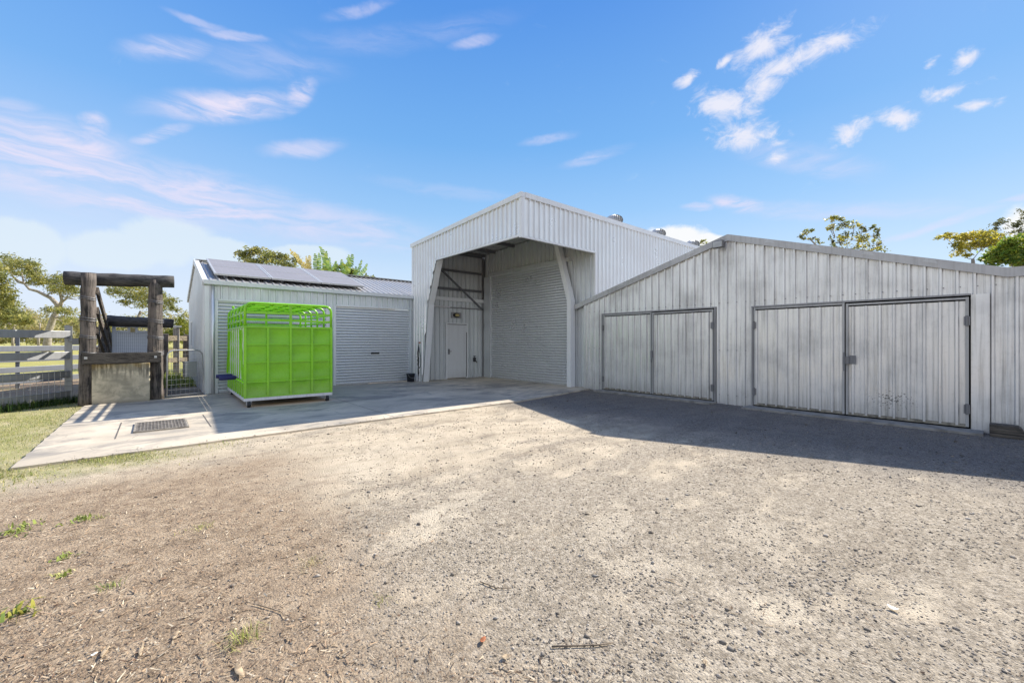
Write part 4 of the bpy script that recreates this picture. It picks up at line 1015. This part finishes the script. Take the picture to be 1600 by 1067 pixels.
banana('banana_plant', 'banana plant with a dry yellow leaf leaning left above the solar panels', 492, 25,
       [(490, 425, 453, 389, 3.2, -.1, True), (486, 428, 484, 399, 3.4, -.1, True), (494, 430, 492, 396, 3.2, .05, False), (497, 428, 498, 395, 3.0, .05, False), (505, 425, 500, 385, 4.2, .25, False), (510, 430, 515, 402, 2.6, .05, False), (489, 432, 470, 408, 3.0, -.1, True), (503, 428, 510, 392, 3.4, .1, False), (500, 430, 526, 408, 2.8, .2, False), (495, 430, 478, 400, 2.8, -.15, True)])
banana('banana_plant', 'banana plant with two upright green leaves left of the tall shed', 536, 25,
       [(533, 432, 551, 397, 3.6, .15, False), (551, 435, 565, 406, 2.8, .1, False), (540, 434, 534, 405, 2.6, -.05, False), (548, 436, 556, 416, 3.0, .1, False), (538, 434, 545, 398, 3.0, .1, False), (553, 436, 574, 412, 2.8, .15, False), (534, 434, 524, 408, 2.8, -.1, False)])
# behind low shed
d = 30
tree('gum_tree', 'airy gum with gold foliage above the middle of the low shed roof', 'tree', [gnd(1310, 533.5 + 1.43*FPX/d), at(1310, 470, d), at(1308, 410, d), at(1306, 385, d)],
     [cl(1300, 343, d, 7, 4, .45, 1), cl(1312, 344, d, 5, 4, .3, 1), cl(1318, 352, d, 9, 6, .6, 1), cl(1297, 356, d, 6, 6, .35, 1), cl(1335, 351, d, 7, 4, .35, 1), cl(1346, 358, d, 6, 5, .3, 1), cl(1327, 372, d, 12, 8, .9, 1), cl(1347, 372, d, 7, 7, .5, 1), cl(1362, 356, d, 5, 5, .25, 1), cl(1370, 366, d, 6, 7, .35, 1), cl(1372, 380, d, 6, 8, .35, 1), cl(1298, 374, d, 4, 5, .2, 1), cl(1340, 388, d, 16, 5, .8, 1), cl(1366, 391, d, 12, 4, .6, 1), cl(1310, 385, d, 10, 6, .4, 1)], .13, 170, YEL[:1] + GUM + [(.17, .16, .09)], .2, forks=[at(1304, 370, d), at(1345, 375, d)])
tree('gum_tree', 'small sparse gum sprig above the low shed roof left of the gold gum', 'tree', [gnd(1285, 533.5 + 1.43*FPX/d), at(1285, 450, d), at(1277, 385, d), at(1266, 374, d)],
     [cl(1258, 363, d, 5, 4, .35, .5), cl(1266, 359, d, 5, 3, .25, .5), cl(1255, 371, d, 5, 4, .35, .5), cl(1270, 374, d, 6, 3, .3, .5), cl(1281, 379, d, 4, 3, .2, .5)], .12, 150, GUM + [(.17, .16, .09)], .1)
tree('gum_tree', 'treetop just showing beside the low shed gable peak', 'tree', [gnd(1100, 533.5 + 1.43*FPX/34), at(1100, 450, 34), at(1098, 395, 34)],
     [cl(1090, 384, 34, 5, 4, .4, .5), cl(1099, 379, 34, 5, 3, .4, .5), cl(1106, 383, 34, 5, 4, .3, .5), cl(1083, 384, 34, 4, 3, .2, .5)], .13, 120, GUM, .12)
d = 24
tree('gum_tree', 'flat-topped yellow gum above the right end of the low shed roof', 'tree', [gnd(1522, 533.5 + 1.43*FPX/d), at(1522, 460, d), at(1521, 420, d), at(1520, 405, d)],
     [cl(1477, 369, d, 10, 4, .5, .6), cl(1500, 371, d, 11, 5, .9, .6), cl(1518, 369, d, 12, 5, 1, .6), cl(1534, 366, d, 12, 6, 1.1, .6), cl(1498, 383, d, 9, 7, .7, .6), cl(1520, 383, d, 12, 7, .9, .6), cl(1538, 378, d, 14, 8, 1.1, .6), cl(1505, 396, d, 10, 5, .5, .6), cl(1552, 370, d, 12, 7, .9, .6), cl(1560, 380, d, 16, 8, 1, .6)], .11, 230, YEL, .16, forks=[at(1490, 388, d)])
d = 21
tree('leafy_tree', 'dense dark green leafy tree at the right edge behind the low shed', 'tree', [gnd(1590, 533.5 + 1.43*FPX/d), at(1590, 480, d), at(1588, 420, d)],
     [cl(1560, 396, d, 14, 9, 1.2, .6), cl(1578, 388, d, 14, 9, 1.2, .6), cl(1595, 396, d, 14, 12, 1.4, .6), cl(1575, 404, d, 16, 8, 1.3, .6), cl(1552, 408, d, 10, 6, .8, .6), cl(1605, 380, d, 12, 12, 1.2, .6), cl(1585, 378, d, 12, 8, 1, .6), cl(1545, 403, d, 8, 6, .7, .6), cl(1612, 404, d, 14, 10, 1.2, .6), cl(1600, 412, d, 14, 7, 1, .6)], .12, 260, GRN + [(.30, .33, .03)], .16)
d = 33
tree('gum_tree', 'thin grey-leaved gum rising above the dark leafy tree at the right', 'tree', [gnd(1585, 533.5 + 1.43*FPX/d), at(1585, 440, d), at(1582, 385, d), at(1580, 372, d)],
     [cl(1558, 350, d, 7, 4, .35, .5), cl(1568, 346, d, 7, 4, .35, .5), cl(1552, 360, d, 5, 4, .25, .5), cl(1580, 354, d, 7, 3, .3, .5), cl(1590, 350, d, 6, 3, .25, .5), cl(1600, 330, d, 8, 7, .5, .5), cl(1606, 345, d, 9, 8, .6, .5), cl(1604, 360, d, 9, 8, .6, .5), cl(1588, 364, d, 10, 4, .3, .5)], .13, 170, [(.14, .15, .07), (.19, .19, .09), (.11, .12, .06)], .14, forks=[at(1565, 360, d), at(1592, 345, d)])

# ------------------------------------------------------------------ gravel, litter, grass, weeds
def on_slab(x, y):
    e = np.where(x < 6.6, 7.15 + (x + 1.2) * (.27 / 7.8), 7.42 + (x - 6.6) * (.56 / 3.26))
    return ((y > e - .02) & (x > -1.22)) | (x > 9.55)
def sample(n, dmin, dmax, power, spread=1.35):
    u = rng.random(n); d_ = (dmin ** (1-power) + u * (dmax ** (1-power) - dmin ** (1-power))) ** (1/(1-power)) if power != 1 else dmin * (dmax/dmin) ** u
    l = (rng.random(n) * 2 - 1) * (d_ * spread + .6)
    return d_ * FW.x + l * RT.x, d_ * FW.y + l * RT.y, d_
def gravel():
    x, y, d_ = sample(80000, 1.35, 12, 1.1); 
    fld = np.sin(x*2.1 + np.sin(y*1.7)*1.3) * np.sin(y*2.6 + np.sin(x*1.1)*1.7) + .6*np.sin(x*5.3+y*3.1) * np.sin(y*6.1 - x*2.2)
    dens = np.clip(.55 + .35 * fld, .12, 1) * np.clip((x - .1) / 1.2, .15, 1)
    near_ = on_slab(x, y) & ~on_slab(x, y - .28 * rng.random(len(x)) ** 2.2) & (x < 9.3)
    keep = ((~on_slab(x, y)) | near_) & (rng.random(len(x)) < np.where(near_, .9, dens)) & (x > -1.0)
    zb_ = np.where(near_, .0, GZ)[keep]; x, y, d_ = x[keep], y[keep], d_[keep]; n = len(x)
    s = (.0030 + .0055 * rng.random(n) ** 2.2) * np.clip(.75 + d_ * .12, .8, 1.9); big = rng.random(n) < .03; s[big] *= 2.0
    base = np.array([[1,0,0],[0,1,0],[-1,0,0],[0,-1,0],[.05,.05,.75],[0,0,-.7]], float)
    V = base[None] * (1 + rng.uniform(-.35, .35, (n, 6, 1))) + rng.uniform(-.18, .18, (n, 6, 3))
    V *= np.stack([s * rng.uniform(.7, 1.4, n), s * rng.uniform(.7, 1.3, n), s * rng.uniform(.5, .95, n)], 1)[:, None, :]
    a = rng.random(n) * 6.283; cs, sn = np.cos(a)[:, None], np.sin(a)[:, None]
    X2 = V[:, :, 0]*cs - V[:, :, 1]*sn; Y2 = V[:, :, 0]*sn + V[:, :, 1]*cs
    V = np.stack([X2 + x[:, None], Y2 + y[:, None], V[:, :, 2] + zb_[:, None] + (s * .25)[:, None]], 2)
    f = np.array([[0,1,4],[1,2,4],[2,3,4],[3,0,4],[1,0,5],[2,1,5],[3,2,5],[0,3,5]])
    F = (np.arange(n)[:, None, None] * 6 + f[None]).reshape(-1, 3)
    g_ = rng.uniform(.13, .44, n); warm = rng.uniform(0, .10, n)
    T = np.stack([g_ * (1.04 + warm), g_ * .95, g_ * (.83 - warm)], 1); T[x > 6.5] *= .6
    T = np.repeat(T, 8, axis=0)
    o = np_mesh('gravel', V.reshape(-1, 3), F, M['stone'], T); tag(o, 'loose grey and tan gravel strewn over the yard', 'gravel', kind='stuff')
gravel()
def litter():
    x, y, d_ = sample(60000, 1.35, 7.5, 1.2)
    dens = np.clip((1.5 - x + .35*np.sin(y*2.3) + .3*np.sin(x*4+y*3)) / 1.3, .06, 1) * np.clip((7.0 - y)/1.5, 0, 1)
    keep = (~on_slab(x, y)) & (rng.random(len(x)) < dens); x, y = x[keep], y[keep]; n = len(x)
    L = .004 + .020 * rng.random(n) ** 3.2; W = .0012 + .0030 * rng.random(n) ** 2
    a = rng.random(n) * 6.283; tl = rng.normal(size=n) * .22; rl = rng.normal(size=n) * .5
    ca, sa = np.cos(a), np.sin(a); u = np.stack([ca, sa, tl], 1) * L[:, None]; v = np.stack([-sa, ca, rl], 1) * W[:, None]
    c = np.stack([x, y, np.full(n, GZ + .005) + rng.random(n) * .006], 1)
    V = np.stack([c - u - v, c + u - v * .4, c + u * 1.1 + v * .5, c - u * .8 + v], 1).reshape(-1, 3)
    T = np.array([(.16, .10, .065), (.30, .21, .14), (.42, .33, .23), (.54, .46, .34), (.10, .07, .05), (.38, .27, .17)])[rng.integers(0, 6, n)] * rng.uniform(.75, 1.2, n)[:, None]
    o = np_mesh('leaf_litter', V, np.arange(n*4).reshape(n, 4), M['litter'], T); tag(o, 'brown bark chips and dry straw littering the bare dirt', 'leaf litter', kind='stuff')
litter()
def blades(x, y, h, wdt, lean, cols):
    n = len(x); a = rng.random(n) * 6.283; l = rng.random(n) * lean
    d_ = np.stack([np.cos(a), np.sin(a), np.zeros(n)], 1); s_ = np.stack([-np.sin(a), np.cos(a), np.zeros(n)], 1) * wdt[:, None]
    b = np.stack([x, y, np.full(n, GZ - .003)], 1); up = np.array([0, 0, 1.])
    m_ = b + up * (h * .6)[:, None] + d_ * (h * l * .4)[:, None]; t_ = b + up * h[:, None] * (1 - l * .5)[:, None] + d_ * (h * l)[:, None]
    V = np.stack([b - s_, b + s_, m_ + s_ * .7, m_ - s_ * .7, t_ + s_ * .12, t_ - s_ * .12], 1).reshape(-1, 3)
    i = np.arange(n)[:, None] * 6; F = np.concatenate([i + np.array([[0, 1, 2, 3]]), i + np.array([[3, 2, 4, 5]])], 1).reshape(-1, 4)
    T = np.array(cols)[rng.integers(0, len(cols), n)] * rng.uniform(.75, 1.25, n)[:, None]
    return V, F, np.repeat(T, 2, axis=0)
DRY = [(.40, .38, .14), (.30, .32, .10), (.50, .44, .22), (.22, .28, .07)]
def grass():
    n = 42000; x = rng.uniform(-5.5, -1.18, n); y = rng.uniform(5.8, 13.9, n)
    f_ = np.clip((y - 6.2 + .5*np.sin(x*3.1)) / 1.5, 0, 1) * np.clip(.65 + .5*np.sin(x*2.7+y*1.3)*np.sin(y*2.1), .15, 1)
    k_ = (rng.random(n) < f_) & (y < 14.4 + (x + 1.5) * .83 + .4); x1, y1 = x[k_], y[k_]
    n = 9000; x = rng.uniform(-1.6, 1.5, n); y = 7.15 + (x + 1.2) * .035 + .05 - np.abs(rng.normal(size=n)) * .35
    k_ = rng.random(n) < np.clip((1.1 - x) / 2.0, 0, 1) * np.clip(.6 + .6*np.sin(x*5+y*4), .1, 1); x2, y2 = x[k_], y[k_]
    xx = np.concatenate([x1, x2]); yy = np.concatenate([y1, y2]); n = len(xx)
    V, F, T = blades(xx, yy, rng.uniform(.015, .05, n), rng.uniform(.0018, .004, n), 1.3, DRY)
    o = np_mesh('grass', V, F, M['blade'], T); tag(o, 'short dry grass beside the concrete pavement and steel fence', 'grass', kind='stuff')
    n = 5000; t_ = rng.random(n) * 5.4; xx = fa.x + .3 + fdir.x * t_ + rng.normal(size=n) * .12 ; yy = fa.y + .1 + fdir.y * t_ + rng.normal(size=n) * .12
    keep = rng.random(n) < np.clip(1.15 - t_ * .22, .2, 1); xx, yy = xx[keep] - .2, yy[keep]; n = len(xx)
    V, F, T = blades(xx, yy, rng.uniform(.06, .26, n), rng.uniform(.004, .01, n), 1.0, [(.06, .12, .03), (.09, .16, .03), (.05, .09, .025), (.16, .2, .05)])
    o = np_mesh('fence_weeds', V, F, M['blade'], T); tag(o, 'tall dark green weeds growing along the foot of the steel fence', 'weeds', kind='stuff')
    n = 1600; xx = rng.uniform(-.3, 1.4, n); yy = rng.uniform(16.5, 22, n); V, F, T = blades(xx, yy, rng.uniform(.1, .4, n), rng.uniform(.008, .015, n), 1, [(.25, .30, .06), (.34, .36, .08), (.14, .2, .04)])
    o = np_mesh('rear_grass', V, F, M['blade'], T); tag(o, 'sunny rank grass behind the mesh gate and timber fence', 'grass', kind='stuff')
grass()
def weed(px, py, r, n, label, cols, h=.06, broad=False):
    p = gnd(px, py); x = p.x + rng.normal(size=n) * r * .5; y = p.y + rng.normal(size=n) * r * .5
    wd3 = rng.uniform(.005, .011, n) if broad else rng.uniform(.0012, .003, n)
    V, F, T = blades(x, y, rng.uniform(.4, 1, n) * h, wd3, 1.6, cols)
    o = np_mesh('weed_tuft', V - np.array(p), F, M['blade'], T); o.location = p; tag(o, label, 'weed', group='weeds in the bare dirt')
LIME = [(.36, .42, .10), (.28, .34, .08), (.22, .27, .07)]; STRAW = [(.44, .42, .16), (.34, .38, .10), (.52, .46, .24)]
weed(18, 832, .15, 60, 'largest lime green weed patch by the left edge of the dirt', LIME, .055, True)
weed(128, 812, .07, 34, 'small lime weed between the left edge patch and the straw tufts', LIME, .05, True)
weed(155, 810, .06, 26, 'pale straggly weed just right of a small lime weed', STRAW + LIME, .05)
weed(98, 872, .05, 20, 'tiny bright weed below the larger lime weeds at the left', LIME, .045, True)
weed(94, 898, .05, 18, 'tiny yellowish weed lowest of the small left cluster', LIME + STRAW, .04, True)
weed(172, 917, .06, 44, 'dark tufted weed alone in brown mulch', [(.12, .18, .06), (.2, .25, .08)] + STRAW, .05)
weed(25, 962, .07, 26, 'broad leaved weed with yellow tips at lower left', [(.16, .22, .05), (.42, .40, .08)], .07, True)
weed(378, 1000, .07, 70, 'fine upright grass tuft near the bottom of the mulch', STRAW, .09)
weed(318, 823, .10, 70, 'flat thin grass runner at the edge of the grey gravel', STRAW, .035)
weed(485, 880, .09, 80, 'dry straw tuft in the middle of the dirt', [(.52, .44, .28), (.44, .38, .18)], .045)
weed(595, 940, .06, 30, 'faint dry tuft at the edge of gravel right of the mulch', [(.52, .46, .26), (.40, .40, .14)], .04)

def flat_leaf(name, px, py, L, W, rot, m, label, cat, curl=.25):
    p = gnd(px, py); vs = []; fs = []; n = 7
    for i in range(n):
        f = i / (n-1); u = (f - .5) * 2 * L; wv = W * math.sin(math.pi * (.06 + .88 * f)) ** .8; z = .006 + curl * L * (2*f-1) ** 2 + random.uniform(0, .003)
        for sg, zz in ((-1, .35 * wv), (0, 0), (1, .35 * wv)): vs.append((u, sg * wv + math.sin(f*3)*L*.1, z + zz))
    for i in range(n-1):
        for j_ in (0, 1): fs.append((3*i+j_, 3*i+j_+1, 3*i+j_+4, 3*i+j_+3))
    k = MB(); k.add(vs, fs); o = k.build(name, m, smooth=True); o.location = p; o.rotation_euler = (0, 0, R(rot)); md = o.modifiers.new('solid', 'SOLIDIFY'); md.thickness = .0012
    return tag(o, label, cat)
flat_leaf('fallen_leaf', 755, 1003, .022, .013, 30, M['orangeleaf'], 'curled orange-red leaf lying on grey gravel near the bottom', 'leaf', .3)
flat_leaf('fallen_leaf', 1047, 908, .03, .008, -60, M['twig'], 'small brown leaf lying beside a sandy patch in the gravel', 'leaf')
flat_leaf('fallen_leaf', 1102, 1037, .014, .010, 10, M['dryleaf'], 'small tan leaf at the bottom of the gravel right of the twig', 'leaf')
flat_leaf('fallen_leaf', 790, 1029, .018, .012, -20, M['dryleaf'], 'curled tan leaf just below right of the orange-red leaf', 'leaf', .4)
flat_leaf('white_petal', 1395, 953, .024, .016, 80, M['paper'], 'crumpled white petal lying alone on the gravel at the right', 'petal', .5)
flat_leaf('white_petal', 147, 1025, .012, .009, 10, M['paper'], 'small white petal on the brown mulch at lower left', 'petal', .4)
for px, py, L, W, rt, lab in ((165, 1020, .045, .010, 75, 'long pale bark strip by the small white petal'), (222, 1018, .05, .008, 85, 'slim pale bark strip lying right of the white petal'), (275, 995, .032, .010, 70, 'short curled pale bark strip upper right among the mulch strips'), (375, 1050, .05, .014, 95, 'wide tan bark strip at the very bottom of the mulch')):
    flat_leaf('bark_strip', px, py, L, W, rt, M['dryleaf'], lab, 'bark strip', .12)['group'] = 'bark strips in the mulch'
def twig(pts, r, label):
    P = [gnd(*p) + Vector((0, 0, .008)) for p in pts]; k = MB(); k.tube(P, [r] * (len(P)-1) + [r*.5], 6, jit=.15)
    p = P[0]; o = k.build('fallen_twig', M['twig'], None, smooth=True)
    return tag(o, label, 'twig')
twig([(862, 1012), (890, 1011), (930, 1010), (960, 1006)], .004, 'thin brown twig lying flat on gravel near bottom centre')
twig([(750, 910), (775, 920), (800, 921)], .003, 'short dark twig between the mulch and the grey gravel')
tw = twig([(0, 842), (14, 838), (25, 834)], .006, 'dark stick lying by the lime weed patch at the left edge')
twig([(395, 945), (415, 950), (440, 958), (446, 968)], .0025, 'pale dry stalk tangle in the centre of the mulch')

# ------------------------------------------------------------------ light and sky
SUN_EL = 39.3; SUN_AZ = 1.2      # direction to the sun: azimuth from +X
sd = Vector((math.cos(R(SUN_EL)) * math.cos(R(SUN_AZ)), math.cos(R(SUN_EL)) * math.sin(R(SUN_AZ)), math.sin(R(SUN_EL))))
sun = bpy.data.objects.new('sun', bpy.data.lights.new('sun', 'SUN')); C.objects.link(sun)
sun.data.energy = 5.0; sun.data.angle = R(.5); sun.data.color = (1, .93, .82)
sun.rotation_euler = sd.to_track_quat('Z', 'Y').to_euler()
W = bpy.data.worlds.new('World'); S.world = W; W.use_nodes = True
wn = NT(W.node_tree); bg = W.node_tree.nodes['Background']
sky = wn.n('ShaderNodeTexSky', sky_type='NISHITA', sun_disc=False, sun_elevation=R(SUN_EL), sun_rotation=R(90 - SUN_AZ), air_density=1.0, dust_density=.4, ozone_density=2.0)
STR = .12
dirv = wn.n('ShaderNodeTexCoord').outputs['Generated']
dn = wn.n('ShaderNodeVectorMath', operation='NORMALIZE', ins={0: dirv}).outputs[0]
xyz = wn.n('ShaderNodeSeparateXYZ', ins={0: dn})
az = wn.math('ARCTAN2', xyz.outputs[1], xyz.outputs[0]); el = wn.math('ARCSINE', xyz.outputs[2])
rgt = wn.math('SUBTRACT', AZ, az)                     # compass angle, growing to the right
ang = wn.n('ShaderNodeCombineXYZ', ins={0: rgt, 1: el}).outputs[0]
EXPO = .80; K = 1 / (STR * 2 ** EXPO)
def lin(r, g, b): return tuple((((c/255 + .055) / 1.055) ** 2.4 if c > 10 else c/255/12.92) * K for c in (r, g, b))
ramp = wn.n('ShaderNodeValToRGB'); cr_ = ramp.color_ramp
stops = [(0.0, (214, 232, 248)), (.14, (196, 223, 250)), (.27, (152, 200, 247)), (.40, (116, 178, 241)), (.62, (84, 150, 232)), (1.0, (70, 132, 222))]
while len(cr_.elements) < len(stops): cr_.elements.new(.5)
for e, (p, c) in zip(cr_.elements, stops): e.position = p; e.color = (*[v / 12 for v in lin(*c)], 1)
wn.set(ramp.inputs[0], wn.math('DIVIDE', el, R(62)))
grad = wn.n('ShaderNodeVectorMath', operation='SCALE', ins={0: ramp.outputs[0], 'Scale': 12.0}).outputs[0]
lav = wn.math('MULTIPLY', wn.mr(rgt, -.1, -.85), .55)
grad = wn.mix(lav, grad, wn.mix(1.0, grad, (1.30, 1.10, 1.08), 'MULTIPLY'))
base = wn.mix(.93, sky.outputs[0], grad)
def ang_of(px, py):
    r = ray(px, py).normalized(); return AZ - math.atan2(r.y, r.x), math.asin(r.z)
warp = wn.n('ShaderNodeTexNoise', ins={'Vector': dn, 'Scale': 9.0, 'Detail': 5, 'Roughness': .6})
wv = wn.n('ShaderNodeVectorMath', operation='SCALE', ins={0: wn.n('ShaderNodeVectorMath', operation='SUBTRACT', ins={0: warp.outputs['Color'], 1: (.5, .5, .5)}).outputs[0], 'Scale': .03}).outputs[0]
angw = wn.n('ShaderNodeVectorMath', operation='ADD', ins={0: ang, 1: wv}).outputs[0]
def blob(px, py, hw, hh, rot, vec):
    a, e = ang_of(px, py); a2, _ = ang_of(px + 1, py); _, e2 = ang_of(px, py - 1)
    a2, e1 = ang_of(px + 1, py); tilt = math.degrees(math.atan2(e1 - e, a2 - a)); rot = rot + tilt
    sx, sy = math.hypot(a2 - a, e1 - e) * hw, abs(e2 - e) * hh
    mp = wn.n('ShaderNodeMapping', vector_type='TEXTURE', ins={'Vector': vec, 'Location': (a, e, 0), 'Rotation': (0, 0, R(rot)), 'Scale': (sx, sy, 1)})
    ln_ = wn.n('ShaderNodeVectorMath', operation='LENGTH', ins={0: mp.outputs[0]}).outputs['Value']
    return wn.mr(ln_, 1.0, 0.0, smooth=False)
def mx(lst):
    a = lst[0]
    for b_ in lst[1:]: a = wn.math('MAXIMUM', a, b_)
    return a
puff = mx([blob(q[0], q[1], q[2] * 1.25, q[3] * 1.25, q[4], angw) for q in ((1190, 72, 55, 34, 25), (1285, 78, 95, 26, 24), (1225, 100, 70, 22, 15), (1190, 138, 42, 24, 30), (1128, 163, 60, 34, -8), (1165, 208, 66, 28, 0), (1216, 247, 20, 14, 20), (1325, 208, 38, 22, 35), (1402, 186, 42, 17, -5), (1488, 142, 66, 15, 18), (1530, 165, 55, 11, 8), (1508, 92, 30, 20, 35), (1455, 100, 18, 10, 50), (1076, 122, 26, 12, 22), (1135, 95, 18, 10, 30))])
nz = wn.noise(wn.scaled(dn, (1, 1, 1.5)), 22, 9, .66, .5)
pd_ = wn.mr(wn.math('ADD', puff, wn.math('MULTIPLY', wn.math('SUBTRACT', nz, .5), 2.2)), .18, 1.05)
pd_ = wn.math('MULTIPLY', pd_, wn.mr(puff, .0, .15))
low_ = mx([blob(*q, angw) for q in ((1055, 372, 70, 26, 0), (1100, 376, 50, 16, 0), (1610, 352, 58, 46, 30), (1600, 380, 40, 30, 0))])
ld = wn.math('MULTIPLY', wn.mr(wn.math('ADD', low_, wn.math('MULTIPLY', wn.math('SUBTRACT', nz, .5), .8)), .12, .5), wn.mr(low_, 0, .1))
cum = mx([blob(*q, angw) for q in ((265, 378, 95, 48, 0), (190, 392, 110, 40, 0), (350, 395, 90, 30, -10), (40, 385, 90, 50, 0), (480, 400, 90, 22, 0))])
cd = wn.math('MULTIPLY', wn.mr(wn.math('ADD', cum, wn.math('MULTIPLY', wn.math('SUBTRACT', nz, .5), .45)), .05, .36), .75)
mpz = wn.n('ShaderNodeMapping', ins={'Vector': angw, 'Rotation': (0, 0, R(-8)), 'Scale': (5, 26, 1)})
st_ = wn.noise(mpz.outputs[0], 1.3, 8, .62, .8)
cir = []
for q, s_ in (((360, 165, 165, 34, 3), .9), ((468, 150, 48, 26, 30), .8), ((475, 232, 85, 20, 4), .5), ((265, 78, 95, 24, 2), .5), ((368, 55, 75, 12, -8), .45), ((310, 33, 60, 10, -15), .35), ((740, 64, 50, 12, 10), .4), ((565, 14, 75, 14, 8), .35), ((420, 100, 160, 40, -6), .22), ((620, 60, 260, 30, 4), .14), ((145, 197, 40, 26, 28), .8), ((250, 210, 70, 13, 12), .65), ((60, 235, 230, 70, -8), .9), ((240, 300, 400, 66, -12), .9), ((500, 350, 260, 46, -10), .5), ((930, 246, 66, 14, 14), .4), ((860, 215, 60, 12, 8), .35), ((1250, 250, 160, 30, -10), .3), ((1500, 340, 200, 10, 26), .45), ((1300, 330, 250, 20, 0), .3), ((1150, 320, 60, 16, -12), .85), ((1090, 322, 34, 9, 0), .6), ((20, 165, 60, 14, -8), .35), ((700, 300, 160, 16, -6), .15)):
    cir.append(wn.math('MULTIPLY', wn.mr(blob(*q, angw), 0, .75), s_))
ci = wn.math('MULTIPLY', mx(cir), wn.mr(st_, .30, .68, .12, 1.2), True)
hz_ = wn.math('MULTIPLY', wn.mr(el, R(17), R(2)), wn.mr(rgt, .6, -.7, .1, .3))
col = wn.mix(hz_, base, lin(226, 238, 250))
col = wn.mix(ci, col, lin(232, 228, 250))
col = wn.mix(cd, col, lin(226, 240, 250))
col = wn.mix(wn.math('MULTIPLY', pd_, .93), col, lin(240, 240, 252))
col = wn.mix(ld, col, lin(250, 252, 254))
fdot = wn.n('ShaderNodeVectorMath', operation='DOT_PRODUCT', ins={0: dn, 1: FW[:]}).outputs['Value']
fill_veil = wn.math('MULTIPLY', wn.math('MULTIPLY', wn.mr(fdot, .35, -.1), wn.mr(el, R(62), R(30))), wn.mr(nz, .25, .6, .7, 1.0))  # unseen bright cloud bank added behind the camera to fill the shaded walls
col = wn.mix(wn.math('MULTIPLY', fill_veil, .92), col, tuple(1.22 * c for c in lin(228, 232, 238)))
wn.set(bg.inputs[0], col); bg.inputs[1].default_value = STR

S.view_settings.view_transform = 'Standard'; S.view_settings.look = 'None'; S.view_settings.exposure = EXPO; S.view_settings.gamma = 1
S.render.engine = 'CYCLES'
S.cycles.max_bounces = 6; S.cycles.diffuse_bounces = 4; S.cycles.glossy_bounces = 3; S.cycles.transparent_max_bounces = 4; S.cycles.transmission_bounces = 2
S.cycles.use_denoising = True
